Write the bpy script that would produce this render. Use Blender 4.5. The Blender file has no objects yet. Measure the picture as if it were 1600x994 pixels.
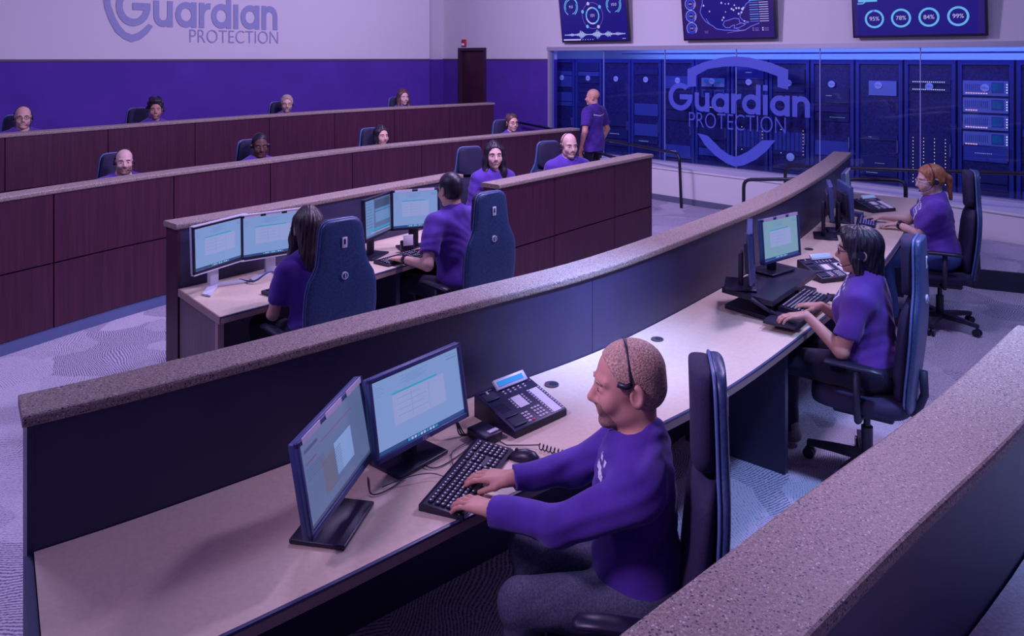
import bpy, bmesh, math, random
import numpy as np
from mathutils import Vector, Matrix
random.seed(7)
SC = bpy.context.scene
COL = SC.collection
PI = math.pi
F = 1200.0; CX = 800.0; HY = 90.0; EYE = 2.2

# ---------- plan geometry helpers ----------
def P(px, py, z):
    s = (py - HY) / (EYE - z)
    return ((px - CX) / s, F / s)
def Q(px, Y):
    return ((px - CX) / F * Y, Y)
def unit(v):
    l = math.hypot(v[0], v[1]); return (v[0] / l, v[1] / l)

# ---------- materials ----------
def lin(c):
    return tuple((x / 12.92 if x <= 0.04045 else ((x + 0.055) / 1.055) ** 2.4) for x in [v / 255 for v in c])
MATS = {}
def mat(name, rgb, rough=0.5, metal=0.0, spec=0.5, emit=None, estr=1.0, coat=0.0, sheen=0.0, raw=True):
    if name in MATS: return MATS[name]
    m = bpy.data.materials.new(name); m.use_nodes = True
    b = m.node_tree.nodes['Principled BSDF']
    b.inputs['Base Color'].default_value = (*rgb, 1)
    b.inputs['Roughness'].default_value = rough
    b.inputs['Metallic'].default_value = metal
    b.inputs['Specular IOR Level'].default_value = spec
    b.inputs['Coat Weight'].default_value = coat
    if sheen: b.inputs['Sheen Weight'].default_value = sheen
    if emit:
        b.inputs['Emission Color'].default_value = (*emit, 1)
        b.inputs['Emission Strength'].default_value = estr
    MATS[name] = m
    return m
def N(m, t, **kw):
    n = m.node_tree.nodes.new(t)
    for k, v in kw.items(): setattr(n, k, v)
    return n
def L(m, a, ao, b, bi):
    m.node_tree.links.new(a.outputs[ao], b.inputs[bi])
def ramp(m, stops):
    r = N(m, 'ShaderNodeValToRGB')
    e = r.color_ramp.elements
    while len(e) < len(stops): e.new(0.5)
    for i, (p, c) in enumerate(stops):
        e[i].position = p; e[i].color = (*c, 1)
    return r
def bsdf(m): return m.node_tree.nodes['Principled BSDF']
def bump(m, node, out, strength=0.2, dist=0.01):
    b = N(m, 'ShaderNodeBump'); b.inputs['Strength'].default_value = strength; b.inputs['Distance'].default_value = dist
    L(m, node, out, b, 'Height'); L(m, b, 'Normal', bsdf(m), 'Normal')
def noisy(name, c1, c2, scale, rough=0.6, detail=4, lo=.35, hi=.65, bstr=0, bdist=.002, sc3=None, **kw):
    if name in MATS: return MATS[name]
    m = mat(name, c1, rough, **kw)
    tc = N(m, 'ShaderNodeTexCoord'); mp = N(m, 'ShaderNodeMapping')
    if sc3: mp.inputs['Scale'].default_value = sc3
    L(m, tc, 'Object', mp, 'Vector')
    n = N(m, 'ShaderNodeTexNoise'); n.inputs['Scale'].default_value = scale; n.inputs['Detail'].default_value = detail
    L(m, mp, 'Vector', n, 'Vector')
    r = ramp(m, [(lo, c1), (hi, c2)])
    L(m, n, 'Fac', r, 'Fac'); L(m, r, 'Color', bsdf(m), 'Base Color')
    if bstr: bump(m, n, 'Fac', bstr, bdist)
    return m

# ---------- mesh helpers ----------
def link(o, parent=None):
    COL.objects.link(o)
    if parent is not None: o.parent = parent
    return o
def mobj(name, verts, faces, mats, parent=None, smooth=False, fm=None):
    me = bpy.data.meshes.new(name)
    if isinstance(verts, np.ndarray):
        nv, nf = len(verts), len(faces)
        me.vertices.add(nv); me.vertices.foreach_set('co', verts.astype(np.float32).ravel())
        me.loops.add(nf * 4); me.loops.foreach_set('vertex_index', faces.astype(np.int32).ravel())
        me.polygons.add(nf)
        me.polygons.foreach_set('loop_start', np.arange(0, nf * 4, 4, dtype=np.int32))
        me.update(calc_edges=True); me.validate()
    else:
        me.from_pydata([tuple(v) for v in verts], [], faces); me.update()
    for m in (mats if isinstance(mats, (list, tuple)) else [mats]): me.materials.append(m)
    if fm is not None: me.polygons.foreach_set('material_index', np.array(fm, dtype=np.int32))
    if smooth: me.polygons.foreach_set('use_smooth', np.ones(len(me.polygons), dtype=bool))
    return link(bpy.data.objects.new(name, me), parent)
class MB:
    """collects solids into one mesh"""
    def __init__(s): s.v = []; s.f = []; s.m = []; s.sm = []
    def add(s, vs, fs, mi=0, M=None, smooth=False):
        o = len(s.v)
        for v in vs: s.v.append(tuple(M @ Vector(v)) if M is not None else tuple(v))
        for f in fs: s.f.append([o + i for i in f]); s.m.append(mi); s.sm.append(smooth)
        return s
    def box(s, c, size, mi=0, M=None, bev=0, seg=2):
        if bev <= 0:
            x, y, z = [a / 2 for a in size]
            vs = [(c[0] + i * x, c[1] + j * y, c[2] + k * z) for k in (-1, 1) for j in (-1, 1) for i in (-1, 1)]
            return s.add(vs, [(0, 2, 3, 1), (4, 5, 7, 6), (0, 1, 5, 4), (2, 6, 7, 3), (0, 4, 6, 2), (1, 3, 7, 5)], mi, M)
        bm = bmesh.new(); bmesh.ops.create_cube(bm, size=1)
        bmesh.ops.scale(bm, vec=size, verts=bm.verts)
        bmesh.ops.bevel(bm, geom=bm.edges[:], offset=min(bev, min(size) * .49), segments=seg, affect='EDGES', profile=.5)
        bmesh.ops.translate(bm, vec=c, verts=bm.verts)
        bm.verts.index_update()
        s.add([v.co[:] for v in bm.verts], [[v.index for v in f.verts] for f in bm.faces], mi, M, True); bm.free(); return s
    def cyl(s, a, b, r, r2=None, n=16, mi=0, M=None, cap=True):
        a = Vector(a); b = Vector(b); r2 = r if r2 is None else r2
        d = (b - a).normalized(); u = d.orthogonal().normalized(); w = d.cross(u)
        vs = []
        for c, rr in ((a, r), (b, r2)):
            for i in range(n):
                t = 2 * PI * i / n; vs.append(c + u * math.cos(t) * rr + w * math.sin(t) * rr)
        s.add(vs, [(i, (i + 1) % n, n + (i + 1) % n, n + i) for i in range(n)], mi, M, True)
        if cap: s.add(vs, [list(range(n))[::-1], list(range(n, 2 * n))], mi, M)
        return s
    def tube(s, pts, r, n=10, mi=0, M=None, rr=None):
        pts = [Vector(p) for p in pts]; k = len(pts); vs = []; u = None
        for i, p in enumerate(pts):
            d = (pts[min(i + 1, k - 1)] - pts[max(i - 1, 0)]).normalized()
            u = d.orthogonal().normalized() if u is None else (u - d * u.dot(d)).normalized()
            w = d.cross(u); R = rr[i] if rr else r
            for j in range(n):
                t = 2 * PI * j / n; vs.append(p + (u * math.cos(t) + w * math.sin(t)) * R)
        fs = [(i * n + j, i * n + (j + 1) % n, (i + 1) * n + (j + 1) % n, (i + 1) * n + j) for i in range(k - 1) for j in range(n)]
        fs += [list(range(n))[::-1], [(k - 1) * n + j for j in range(n)]]
        return s.add(vs, fs, mi, M, True)
    def ell(s, c, r, mi=0, M=None, nu=16, nv=10):
        vs = [(c[0], c[1], c[2] + r[2])]
        for i in range(1, nv):
            a = PI * i / nv
            for j in range(nu):
                b = 2 * PI * j / nu; vs.append((c[0] + r[0] * math.sin(a) * math.cos(b), c[1] + r[1] * math.sin(a) * math.sin(b), c[2] + r[2] * math.cos(a)))
        vs.append((c[0], c[1], c[2] - r[2])); e = len(vs) - 1
        fs = [(0, 1 + j, 1 + (j + 1) % nu) for j in range(nu)]
        for i in range(nv - 2):
            for j in range(nu): fs.append((1 + i * nu + j, 1 + (i + 1) * nu + j, 1 + (i + 1) * nu + (j + 1) % nu, 1 + i * nu + (j + 1) % nu))
        fs += [(e, 1 + (nv - 2) * nu + (j + 1) % nu, 1 + (nv - 2) * nu + j) for j in range(nu)]
        return s.add(vs, fs, mi, M, True)
    def loft(s, rings, mi=0, M=None, smooth=True, cap=True):
        n = len(rings[0]); vs = [p for r in rings for p in r]
        fs = [(i * n + j, i * n + (j + 1) % n, (i + 1) * n + (j + 1) % n, (i + 1) * n + j) for i in range(len(rings) - 1) for j in range(n)]
        if cap: fs += [list(range(n))[::-1], [(len(rings) - 1) * n + j for j in range(n)]]
        return s.add(vs, fs, mi, M, smooth)
    def build(s, name, mats, parent=None, auto=True):
        me = bpy.data.meshes.new(name); me.from_pydata(s.v, [], s.f)
        for m in (mats if isinstance(mats, (list, tuple)) else [mats]): me.materials.append(m)
        me.polygons.foreach_set('material_index', np.array(s.m, dtype=np.int32))
        me.polygons.foreach_set('use_smooth', np.array(s.sm, dtype=bool))
        me.update()
        bm = bmesh.new(); bm.from_mesh(me); bmesh.ops.recalc_face_normals(bm, faces=bm.faces[:]); bm.to_mesh(me); bm.free()
        return link(bpy.data.objects.new(name, me), parent)
def root(name, label, cat, loc=(0, 0, 0), rz=0, group=None):
    o = bpy.data.objects.new(name, None); COL.objects.link(o); o.empty_display_size = .05
    o.location = loc; o.rotation_euler = (0, 0, rz); o['label'] = label; o['category'] = cat
    if group: o['group'] = group
    return o
def tag(o, label, cat, group=None):
    o['label'] = label; o['category'] = cat
    if group: o['group'] = group
    return o
def struct(o): o['kind'] = 'structure'; return o
def dup(r, loc, rz, label, group=None, scale=None):
    def cp(o, par):
        c = o.copy(); COL.objects.link(c)
        if par is not None: c.parent = par
        for ch in list(o.children): cp(ch, c)
        return c
    c = cp(r, None); c.location = loc; c.rotation_euler = (0, 0, rz); c['label'] = label
    if group: c['group'] = group
    if scale: c.scale = (scale,) * 3
    return c
def ang(d): return math.atan2(d[1], d[0])           # direction -> angle from +X
def facing(d): return ang(d) - PI / 2                # local +Y -> d

# ---------- polyline strips ----------
class Line:
    def __init__(s, pts, n=None):
        if n:
            out = []; p = [pts[0]] + list(pts) + [pts[-1]]
            for i in range(1, len(p) - 2):
                a, b, c, d = [np.array(q, float) for q in p[i - 1:i + 3]]
                for t in np.linspace(0, 1, n, endpoint=False):
                    out.append(.5 * (2 * b + (c - a) * t + (2 * a - 5 * b + 4 * c - d) * t * t + (3 * b - a - 3 * c + d) * t ** 3))
            out.append(np.array(pts[-1], float)); s.p = np.array(out)
        else: s.p = np.array(pts, float)
        d = np.diff(s.p, axis=0); l = np.hypot(d[:, 0], d[:, 1])
        s.s = np.concatenate([[0], np.cumsum(l)]); s.len = s.s[-1]; d = d / l[:, None]
        t = np.vstack([d[0], (d[:-1] + d[1:]) / 2, d[-1]]); s.t = t / np.hypot(t[:, 0], t[:, 1])[:, None]
    def at(s, u, off=0.0):
        if u < 0: p = s.p[0] + s.t[0] * u; t = s.t[0]
        elif u > s.len: p = s.p[-1] + s.t[-1] * (u - s.len); t = s.t[-1]
        else:
            p = np.array([np.interp(u, s.s, s.p[:, 0]), np.interp(u, s.s, s.p[:, 1])])
            t = np.array([np.interp(u, s.s, s.t[:, 0]), np.interp(u, s.s, s.t[:, 1])]); t = t / np.hypot(*t)
        return (p[0] - t[1] * off, p[1] + t[0] * off)
    def u_of_px(s, px):     # arc length where the line crosses image column px
        best = None
        for u in np.linspace(-.5, s.len + .5, 3000):
            x, y = s.at(u)
            e = abs(CX + F * x / y - px)
            if best is None or e < best[0]: best = (e, u)
        return best[1]
def strip(mb, ln, u0, u1, o0, o1, z0, z1, bev=0, mi=0, step=.12, skew0=0, skew1=0, zf=None):
    """solid following line ln between arc lengths u0..u1, offsets o0..o1, heights z0..z1"""
    n = max(2, int((u1 - u0) / step) + 1); rings = []
    if bev:
        b = bev; s = 1 if o1 > o0 else -1
        prof = [(o0 + s * b, z0), (o0 + s * b * .3, z0 + b * .3), (o0, z0 + b), (o0, z1 - b), (o0 + s * b * .3, z1 - b * .3), (o0 + s * b, z1),
                (o1 - s * b, z1), (o1 - s * b * .3, z1 - b * .3), (o1, z1 - b), (o1, z0 + b), (o1 - s * b * .3, z0 + b * .3), (o1 - s * b, z0)]
    else: prof = [(o0, z0), (o0, z1), (o1, z1), (o1, z0)]
    for i in range(n):
        t = i / (n - 1); ring = []
        for (o, z) in prof:
            u = u0 + skew0 * o + (u1 + skew1 * o - u0 - skew0 * o) * t
            x, y = ln.at(u, o); ring.append((x, y, z + (zf(t) if zf else 0)))
        rings.append(ring)
    return mb.loft(rings, mi, smooth=False)
# ---------- shared materials ----------
M_white = mat('white_wall_paint', (.72, .70, .70), .85, spec=.2)
M_purple = noisy('purple_wall_paint', (.085, .035, .30), (.10, .042, .34), 1.5, .8, spec=.2)
M_trim = mat('dark_trim_strip', (.10, .08, .12), .6)
M_darklam = noisy('dark_laminate', (.038, .034, .085), (.048, .043, .10), 3, .42, spec=.4)
M_kick = mat('slate_kick_board', (.11, .15, .30), .5)
M_gap = mat('dark_core', (.02, .02, .05), .7)
M_desk = noisy('beige_desk_laminate', (.66, .53, .40), (.72, .58, .44), 60, .38, spec=.4)
M_deskedge = mat('tan_desk_edge', (.36, .24, .22), .45)
M_desktrim = mat('dark_desk_bumper', (.05, .06, .14), .35)
M_black = mat('black_plastic', (.018, .015, .04), .38, spec=.45)
M_blackm = mat('matte_black_plastic', (.025, .02, .05), .6)
M_bluef = mat('blue_black_bezel', (.05, .07, .20), .38)
M_grey = mat('silver_grey_plastic', (.62, .64, .72), .35)
M_key = mat('key_caps', (.022, .02, .045), .45)
M_legend = mat('key_legend_white', (.75, .72, .8), .5)
M_btn = mat('pale_button', (.62, .58, .66), .4)
M_paper = mat('paper_label', (.80, .76, .80), .6)
M_lcd = mat('lcd_blue', (.03, .30, .55), .2, emit=(.02, .22, .5), estr=.5)
M_lcdp = mat('lcd_pale', (.35, .6, .7), .2, emit=(.15, .35, .5), estr=.35)
M_red = mat('red_key', (.55, .05, .12), .4)
M_steel = mat('dark_rail_paint', (.03, .028, .045), .3, metal=.4)
M_chrome = mat('brushed_alloy', (.55, .57, .68), .25, metal=.9)
M_mesh_label = mat('chair_label', (.75, .78, .85), .5)

def m_wood(name, c1, c2):
    m = mat(name, c1, .42, spec=.4)
    tc = N(m, 'ShaderNodeTexCoord'); mp = N(m, 'ShaderNodeMapping'); mp.inputs['Scale'].default_value = (14, 14, .55)
    L(m, tc, 'Object', mp, 'Vector')
    n = N(m, 'ShaderNodeTexNoise'); n.inputs['Scale'].default_value = 3.2; n.inputs['Detail'].default_value = 6; n.inputs['Distortion'].default_value = .3
    L(m, mp, 'Vector', n, 'Vector')
    r = ramp(m, [(.35, c1), (.65, c2)]); L(m, n, 'Fac', r, 'Fac'); L(m, r, 'Color', bsdf(m), 'Base Color')
    return m
M_wood = m_wood('mahogany_veneer', (.050, .012, .031), (.074, .018, .044))
M_woodend = m_wood('taupe_end_veneer', (.12, .07, .09), (.16, .09, .11))

def m_stone():
    m = mat('speckled_solid_surface', (.4, .3, .3), .52, spec=.4)
    tc = N(m, 'ShaderNodeTexCoord')
    base = N(m, 'ShaderNodeTexNoise'); base.inputs['Scale'].default_value = 140; base.inputs['Detail'].default_value = 3
    L(m, tc, 'Object', base, 'Vector')
    r0 = ramp(m, [(.35, (.21, .155, .13)), (.65, (.38, .30, .245))]); L(m, base, 'Fac', r0, 'Fac')
    last = r0; lo = 'Color'
    for sc, th, colr in ((150, .16, (.025, .02, .05)), (170, .06, (.62, .55, .52)), (260, .25, (.10, .07, .09)), (230, .10, (.55, .45, .42))):
        v = N(m, 'ShaderNodeTexVoronoi'); v.inputs['Scale'].default_value = sc
        mp = N(m, 'ShaderNodeMapping'); mp.inputs['Location'].default_value = (sc * .013, sc * .02, 0)
        L(m, tc, 'Object', mp, 'Vector'); L(m, mp, 'Vector', v, 'Vector')
        sx = N(m, 'ShaderNodeSeparateColor'); L(m, v, 'Color', sx, 'Color')
        g = N(m, 'ShaderNodeMath', operation='LESS_THAN'); g.inputs[1].default_value = th; L(m, sx, 'Red', g, 0)
        d = N(m, 'ShaderNodeMath', operation='LESS_THAN'); d.inputs[1].default_value = .42; L(m, v, 'Distance', d, 0)
        k = N(m, 'ShaderNodeMath', operation='MULTIPLY'); L(m, g, 0, k, 0); L(m, d, 0, k, 1)
        mx = N(m, 'ShaderNodeMix', data_type='RGBA'); L(m, k, 0, mx, 0)
        m.node_tree.links.new(last.outputs[lo], mx.inputs[6]); mx.inputs[7].default_value = (*colr, 1)
        last = mx; lo = 2
    m.node_tree.links.new(last.outputs[lo], bsdf(m).inputs['Base Color'])
    return m
M_stone = m_stone()

def m_carpet():
    m = mat('patterned_carpet', (.3, .28, .33), .95, spec=.1)
    tc = N(m, 'ShaderNodeTexCoord')
    dn = N(m, 'ShaderNodeTexNoise'); dn.inputs['Scale'].default_value = 1.1
    L(m, tc, 'Object', dn, 'Vector')
    add = N(m, 'ShaderNodeMix', data_type='RGBA', blend_type='LINEAR_LIGHT'); add.inputs[0].default_value = .25
    L(m, tc, 'Object', add, 6); L(m, dn, 'Color', add, 7)
    vo = N(m, 'ShaderNodeTexVoronoi', distance='MANHATTAN'); vo.inputs['Scale'].default_value = 2.0
    m.node_tree.links.new(add.outputs[2], vo.inputs['Vector'])
    sx = N(m, 'ShaderNodeSeparateColor'); L(m, vo, 'Color', sx, 'Color')
    an = N(m, 'ShaderNodeMath', operation='MULTIPLY'); an.inputs[1].default_value = 6.28; L(m, sx, 'Red', an, 0)
    rot = N(m, 'ShaderNodeVectorRotate', rotation_type='Z_AXIS')
    m.node_tree.links.new(add.outputs[2], rot.inputs['Vector']); L(m, an, 0, rot, 'Angle')
    w = N(m, 'ShaderNodeTexWave'); w.inputs['Scale'].default_value = 22; w.inputs['Distortion'].default_value = 2.2; w.inputs['Detail'].default_value = 4; w.inputs['Detail Scale'].default_value = 2.5
    L(m, rot, 'Vector', w, 'Vector')
    fn = N(m, 'ShaderNodeTexNoise'); fn.inputs['Scale'].default_value = 90; fn.inputs['Detail'].default_value = 4
    L(m, tc, 'Object', fn, 'Vector')
    mm = N(m, 'ShaderNodeMath', operation='MULTIPLY_ADD'); mm.inputs[1].default_value = .42
    L(m, w, 'Fac', mm, 0); L(m, fn, 'Fac', mm, 2)
    ce = N(m, 'ShaderNodeMath', operation='MULTIPLY_ADD'); ce.inputs[1].default_value = .28; L(m, sx, 'Green', ce, 0); L(m, mm, 0, ce, 2)
    r = ramp(m, [(.42, (.09, .09, .17)), (.66, (.27, .25, .33)), (.88, (.52, .49, .56))])
    L(m, ce, 0, r, 'Fac'); L(m, r, 'Color', bsdf(m), 'Base Color')
    bump(m, ce, 0, .3, .004)
    return m
M_carpet = m_carpet()

def m_glass():
    m = bpy.data.materials.new('clear_glass'); m.use_nodes = True; nt = m.node_tree
    for n in list(nt.nodes): nt.nodes.remove(n)
    out = N(m, 'ShaderNodeOutputMaterial'); mix = N(m, 'ShaderNodeMixShader')
    tr = N(m, 'ShaderNodeBsdfTransparent'); tr.inputs[0].default_value = (.86, .90, 1, 1)
    gl = N(m, 'ShaderNodeBsdfGlossy'); gl.inputs['Roughness'].default_value = .02; gl.inputs['Color'].default_value = (.7, .75, 1, 1)
    lw = N(m, 'ShaderNodeFresnel'); lw.inputs['IOR'].default_value = 1.6
    ge = N(m, 'ShaderNodeNewGeometry'); inv = N(m, 'ShaderNodeMath', operation='SUBTRACT'); inv.inputs[0].default_value = 1; L(m, ge, 'Backfacing', inv, 1)
    mu = N(m, 'ShaderNodeMath', operation='MULTIPLY'); L(m, lw, 0, mu, 0); L(m, inv, 0, mu, 1); L(m, mu, 0, mix, 0); L(m, tr, 0, mix, 1); L(m, gl, 0, mix, 2); L(m, mix, 0, out, 0)
    return m
M_glass = m_glass()
def glow(name, c, s=1.0):
    return mat(name, (0.0, 0.0, 0.0), .4, emit=c, estr=s, spec=.3)
# ---------- room ----------
# floor
mobj_floor = MB().box((0, 8, -.05), (26, 26, .1)).build('floor', M_carpet); struct(mobj_floor)
# back wall (parallel to the rows): Y = X + 16.5
def wall_seg(name, a, b, z0, z1, th, mats, splitz=None):
    """wall from a to b, thickness to the left of a->b; lower part mats[0], upper part mats[1]"""
    d = unit((b[0] - a[0], b[1] - a[1])); n = (-d[1], d[0]); mb = MB()
    def bx(za, zb, mi):
        vs = [(*a, za), (*b, za), (b[0] + n[0] * th, b[1] + n[1] * th, za), (a[0] + n[0] * th, a[1] + n[1] * th, za)]
        vs += [(x, y, zb) for x, y, _ in vs[:4]]
        mb.add(vs, [(0, 3, 2, 1), (4, 5, 6, 7), (0, 1, 5, 4), (1, 2, 6, 5), (2, 3, 7, 6), (3, 0, 4, 7)], mi)
    if splitz: bx(z0, splitz, 0); bx(splitz, z1, 1)
    else: bx(z0, z1, 0)
    return struct(mb.build(name, mats))
ZS = 2.165; ZT = 4.6
BW0 = (-11.5, 5.0); BW1 = (-1.6, 14.9)
wall_seg('wall_back', BW0, BW1, 0, ZT, .2, [M_purple, M_white], ZS)
wall_seg('wall_recess', (-2.6, 15.22), (-1.46, 16.36), 0, ZT, .2, [M_purple, M_white], ZS)
SW0 = (-1.46, 16.36)
DA = Q(717, 14.9 / (1 - 83 / 1200)); DB = Q(760, 14.9 / (1 - 40 / 1200))
GA = Q(859, 14.9 / (1 + 59 / 1200)); GB = (7.9, 7.0)
ZG = 2.325
def swp(t, z=0, off=0):     # side wall: t = distance along it from DA, off toward the room
    return (DA[0] + .7071 * t - .7071 * off, DA[1] - .7071 * t - .7071 * off, z)
tDB = math.hypot(DB[0] - DA[0], DB[1] - DA[1]); tGA = math.hypot(GA[0] - DA[0], GA[1] - DA[1]); tGB = math.hypot(GB[0] - DA[0], GB[1] - DA[1])
wall_seg('wall_side_corner', SW0, DA, 0, ZT, .2, [M_purple, M_white], ZS)
wall_seg('wall_side', DB, GA, 0, ZT, .2, [M_purple, M_white], ZS)
wall_seg('wall_above_door', DA, DB, 2.40, ZT, .2, [M_white])
wall_seg('wall_right', GA, GB, ZG + .07, ZT, .2, [M_white])
# trim line between purple and white
for i, (a, b) in enumerate(((BW0, BW1), (SW0, DA), (DB, GA))):
    d = unit((b[0] - a[0], b[1] - a[1])); n = (d[1], -d[0])
    o = wall_seg('trim_%d' % (i + 1), (a[0] + n[0] * .012, a[1] + n[1] * .012), (b[0] + n[0] * .012, b[1] + n[1] * .012), ZS - .02, ZS + .012, .011, [M_trim])
# door
MD = Matrix.Translation((DA[0], DA[1], 0)) @ Matrix.Rotation(-PI / 4, 4, 'Z')
door = MB().box((tDB / 2, .06, 1.18), (tDB - .1, .05, 2.34), M=MD, bev=.004).build('door_1', noisy('dark_door_veneer', (.045, .012, .025), (.06, .016, .03), 6, .4)); struct(door)
fr = MB()
for x in (.03, tDB - .03): fr.box((x, .02, 1.2), (.06, .1, 2.4), M=MD)
fr.box((tDB / 2, .02, 2.37), (tDB - .12, .1, .06), M=MD)
fro = fr.build('door_frame', mat('dark_door_frame', (.05, .02, .05), .5)); fro.parent = door
h = MB().cyl((tDB - .14, .0, 1.02), (tDB - .24, .0, 1.02), .011, M=MD).cyl((tDB - .14, .04, 1.02), (tDB - .14, -.01, 1.02), .02, M=MD).build('door_handle', M_chrome); h.parent = door
# fire alarm strobe above the door
ap = swp(.16 + .02, 2.50, 0)
al = root('alarm_strobe', 'small red fire alarm strobe on white wall above the dark door', 'alarm', ap, -PI / 4)
MB().box((0, -.02, .0), (.13, .04, .15), bev=.01).build('alarm_housing', mat('alarm_red', (.55, .03, .05), .4), al)
MB().box((0, -.05, -.03), (.07, .03, .05), bev=.01).build('strobe_lens', mat('lens_white', (.9, .9, .95), .2), al)

# glass wall: frame, panes, server room
fm = mat('glass_wall_frame', (.42, .42, .5), .4, metal=.3)
MG = Matrix.Translation((GA[0], GA[1], 0)) @ Matrix.Rotation(-PI / 4, 4, 'Z')   # local x along the wall, y = behind
LG = tGB - tGA
f = MB(); f.box((LG / 2, .03, ZG + .035), (LG + .06, .16, .07), M=MG); f.box((.0, .03, 1.42), (.05, .12, 1.84), M=MG); f.box((LG / 2, .03, .515), (LG, .1, .03), M=MG)
w1 = f.build('window_1', fm); struct(w1)
jx = [0] + [math.hypot(p[0] - GA[0], p[1] - GA[1]) for p in [Q(x, 14.9 / (1 + (x - 800) / 1200)) for x in (942, 1037.5, 1149, 1280, 1437, 1625)]] + [LG]
for i in range(len(jx) - 1):
    a, b = jx[i] + .006, jx[i + 1] - .006
    o = MB().box(((a + b) / 2, .03, (ZG + .53) / 2), (b - a, .012, ZG - .53), M=MG).build('glass_pane', M_glass); o.parent = w1
    if i: 
        o = MB().box((jx[i], .03, (ZG + .53) / 2), (.011, .016, ZG - .53), M=MG).build('glass_joint', mat('joint_silicone', (.32, .36, .62), .4)); o.parent = w1
# low wall with deep sill in front of the glass
gl = Line([(GA[0] - .35, GA[1] + .35), (2.17, 11.96), (3.67, 10.42), (4.4, 9.75), (5.3, 8.5), (6.4, 7.1)][1:], 10)
lw = MB(); n = 50
inner = [gl.at(u) for u in np.linspace(-1.6, gl.len, n)]
outer = []
for (x, y) in inner:
    t = ((x - GA[0]) - (y - GA[1])) / 1.4142; outer.append(swp(t + tGA, 0, -.06)[:2])
vs = []
for (x, y), (X, Y) in zip(inner, outer): vs += [(x, y, 0), (x, y, .5), (X, Y, .5), (X, Y, 0)]
fs = []
for i in range(n - 1):
    for k in range(4): fs.append((i * 4 + k, (i + 1) * 4 + k, (i + 1) * 4 + (k + 1) % 4, i * 4 + (k + 1) % 4))
fs += [(0, 1, 2, 3), ((n - 1) * 4 + 3, (n - 1) * 4 + 2, (n - 1) * 4 + 1, (n - 1) * 4)]
lw.add(vs, fs); o = lw.build('wall_low', M_white); struct(o)
gk = MB(); strip(gk, gl, -1.6, gl.len, -.001, -.014, 0, .09); struct(gk.build('baseboard_low', mat('grey_vinyl_base', (.12, .13, .2), .5)))
gs = MB(); strip(gs, gl, -1.6, gl.len, .03, -.02, .485, .512, bev=.006); struct(gs.build('trim_4', M_white))
# ramp / raised platform at the right
pl = MB()
pin = [(2.55, 9.75, .004), (3.9, 8.35, .19), (4.42, 7.33, .19), (4.78, 7.17, .19), (7.2, 6.4, .19)]
pout = [(2.9, 11.15, .004), (4.7, 9.35, .19), (5.2, 8.55, .19), (5.6, 8.1, .19), (7.4, 6.6, .19)]
vs = []
for a, b in zip(pin, pout): vs += [(a[0], a[1], -.01), a, b, (b[0], b[1], -.01)]
fs = []
for i in range(4):
    for k in range(4): fs.append((i * 4 + k, (i + 1) * 4 + k, (i + 1) * 4 + (k + 1) % 4, i * 4 + (k + 1) % 4))
fs += [(0, 1, 2, 3), (19, 18, 17, 16)]
pl.add(vs, fs); o = pl.build('floor_platform', M_carpet); struct(o)
nz = MB(); ln = Line([p[:2] for p in pin[1:]]); strip(nz, ln, 0, ln.len, -.004, -.016, 0, .186, step=.02)
struct(nz.build('baseboard_platform', M_gap))
# raised tier of the back row
tier_line = Line([P(x, y, 1.435) for x, y in ((-120, 222), (0, 210.5), (170, 197.5), (306, 187.6), (422, 179.7), (524, 173.2), (617, 168), (703, 164), (773, 160.5))])
tm = MB(); strip(tm, tier_line, -1.2, tier_line.len - .02, .03, 3.4, .0, .26, step=.6); struct(tm.build('floor_tier', M_carpet))

# server room shell (behind the glass)
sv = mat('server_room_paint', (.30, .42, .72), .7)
MB().box((LG / 2 - .3, 3.1, 1.4), (LG + 2.2, .1, 2.8), M=MG).build('wall_server_room', sv)['kind'] = 'structure'
MB().box((-1.2, 1.65, 1.4), (.1, 2.8, 2.8), M=MG).build('wall_server_end', sv)['kind'] = 'structure'
MB().box((LG / 2 - .3, 1.65, 2.85), (LG + 2.2, 2.8, .1), M=MG).build('ceiling_server_room', sv)['kind'] = 'structure'
# cable tray above the racks
ct = MB()
for y in (1.0, 1.3): ct.tube([(.9 + LG * .0, y, 2.27), (LG, y, 2.27)], .012, 6, M=MG)
for i in range(28): ct.tube([(1.0 + i * .32, 1.0, 2.27), (1.0 + i * .32, 1.3, 2.27)], .008, 6, M=MG)
tag(ct.build('cable_tray', mat('tray_blue', (.12, .16, .5), .4)), 'blue wire cable tray running above the server racks', 'cable tray')

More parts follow.
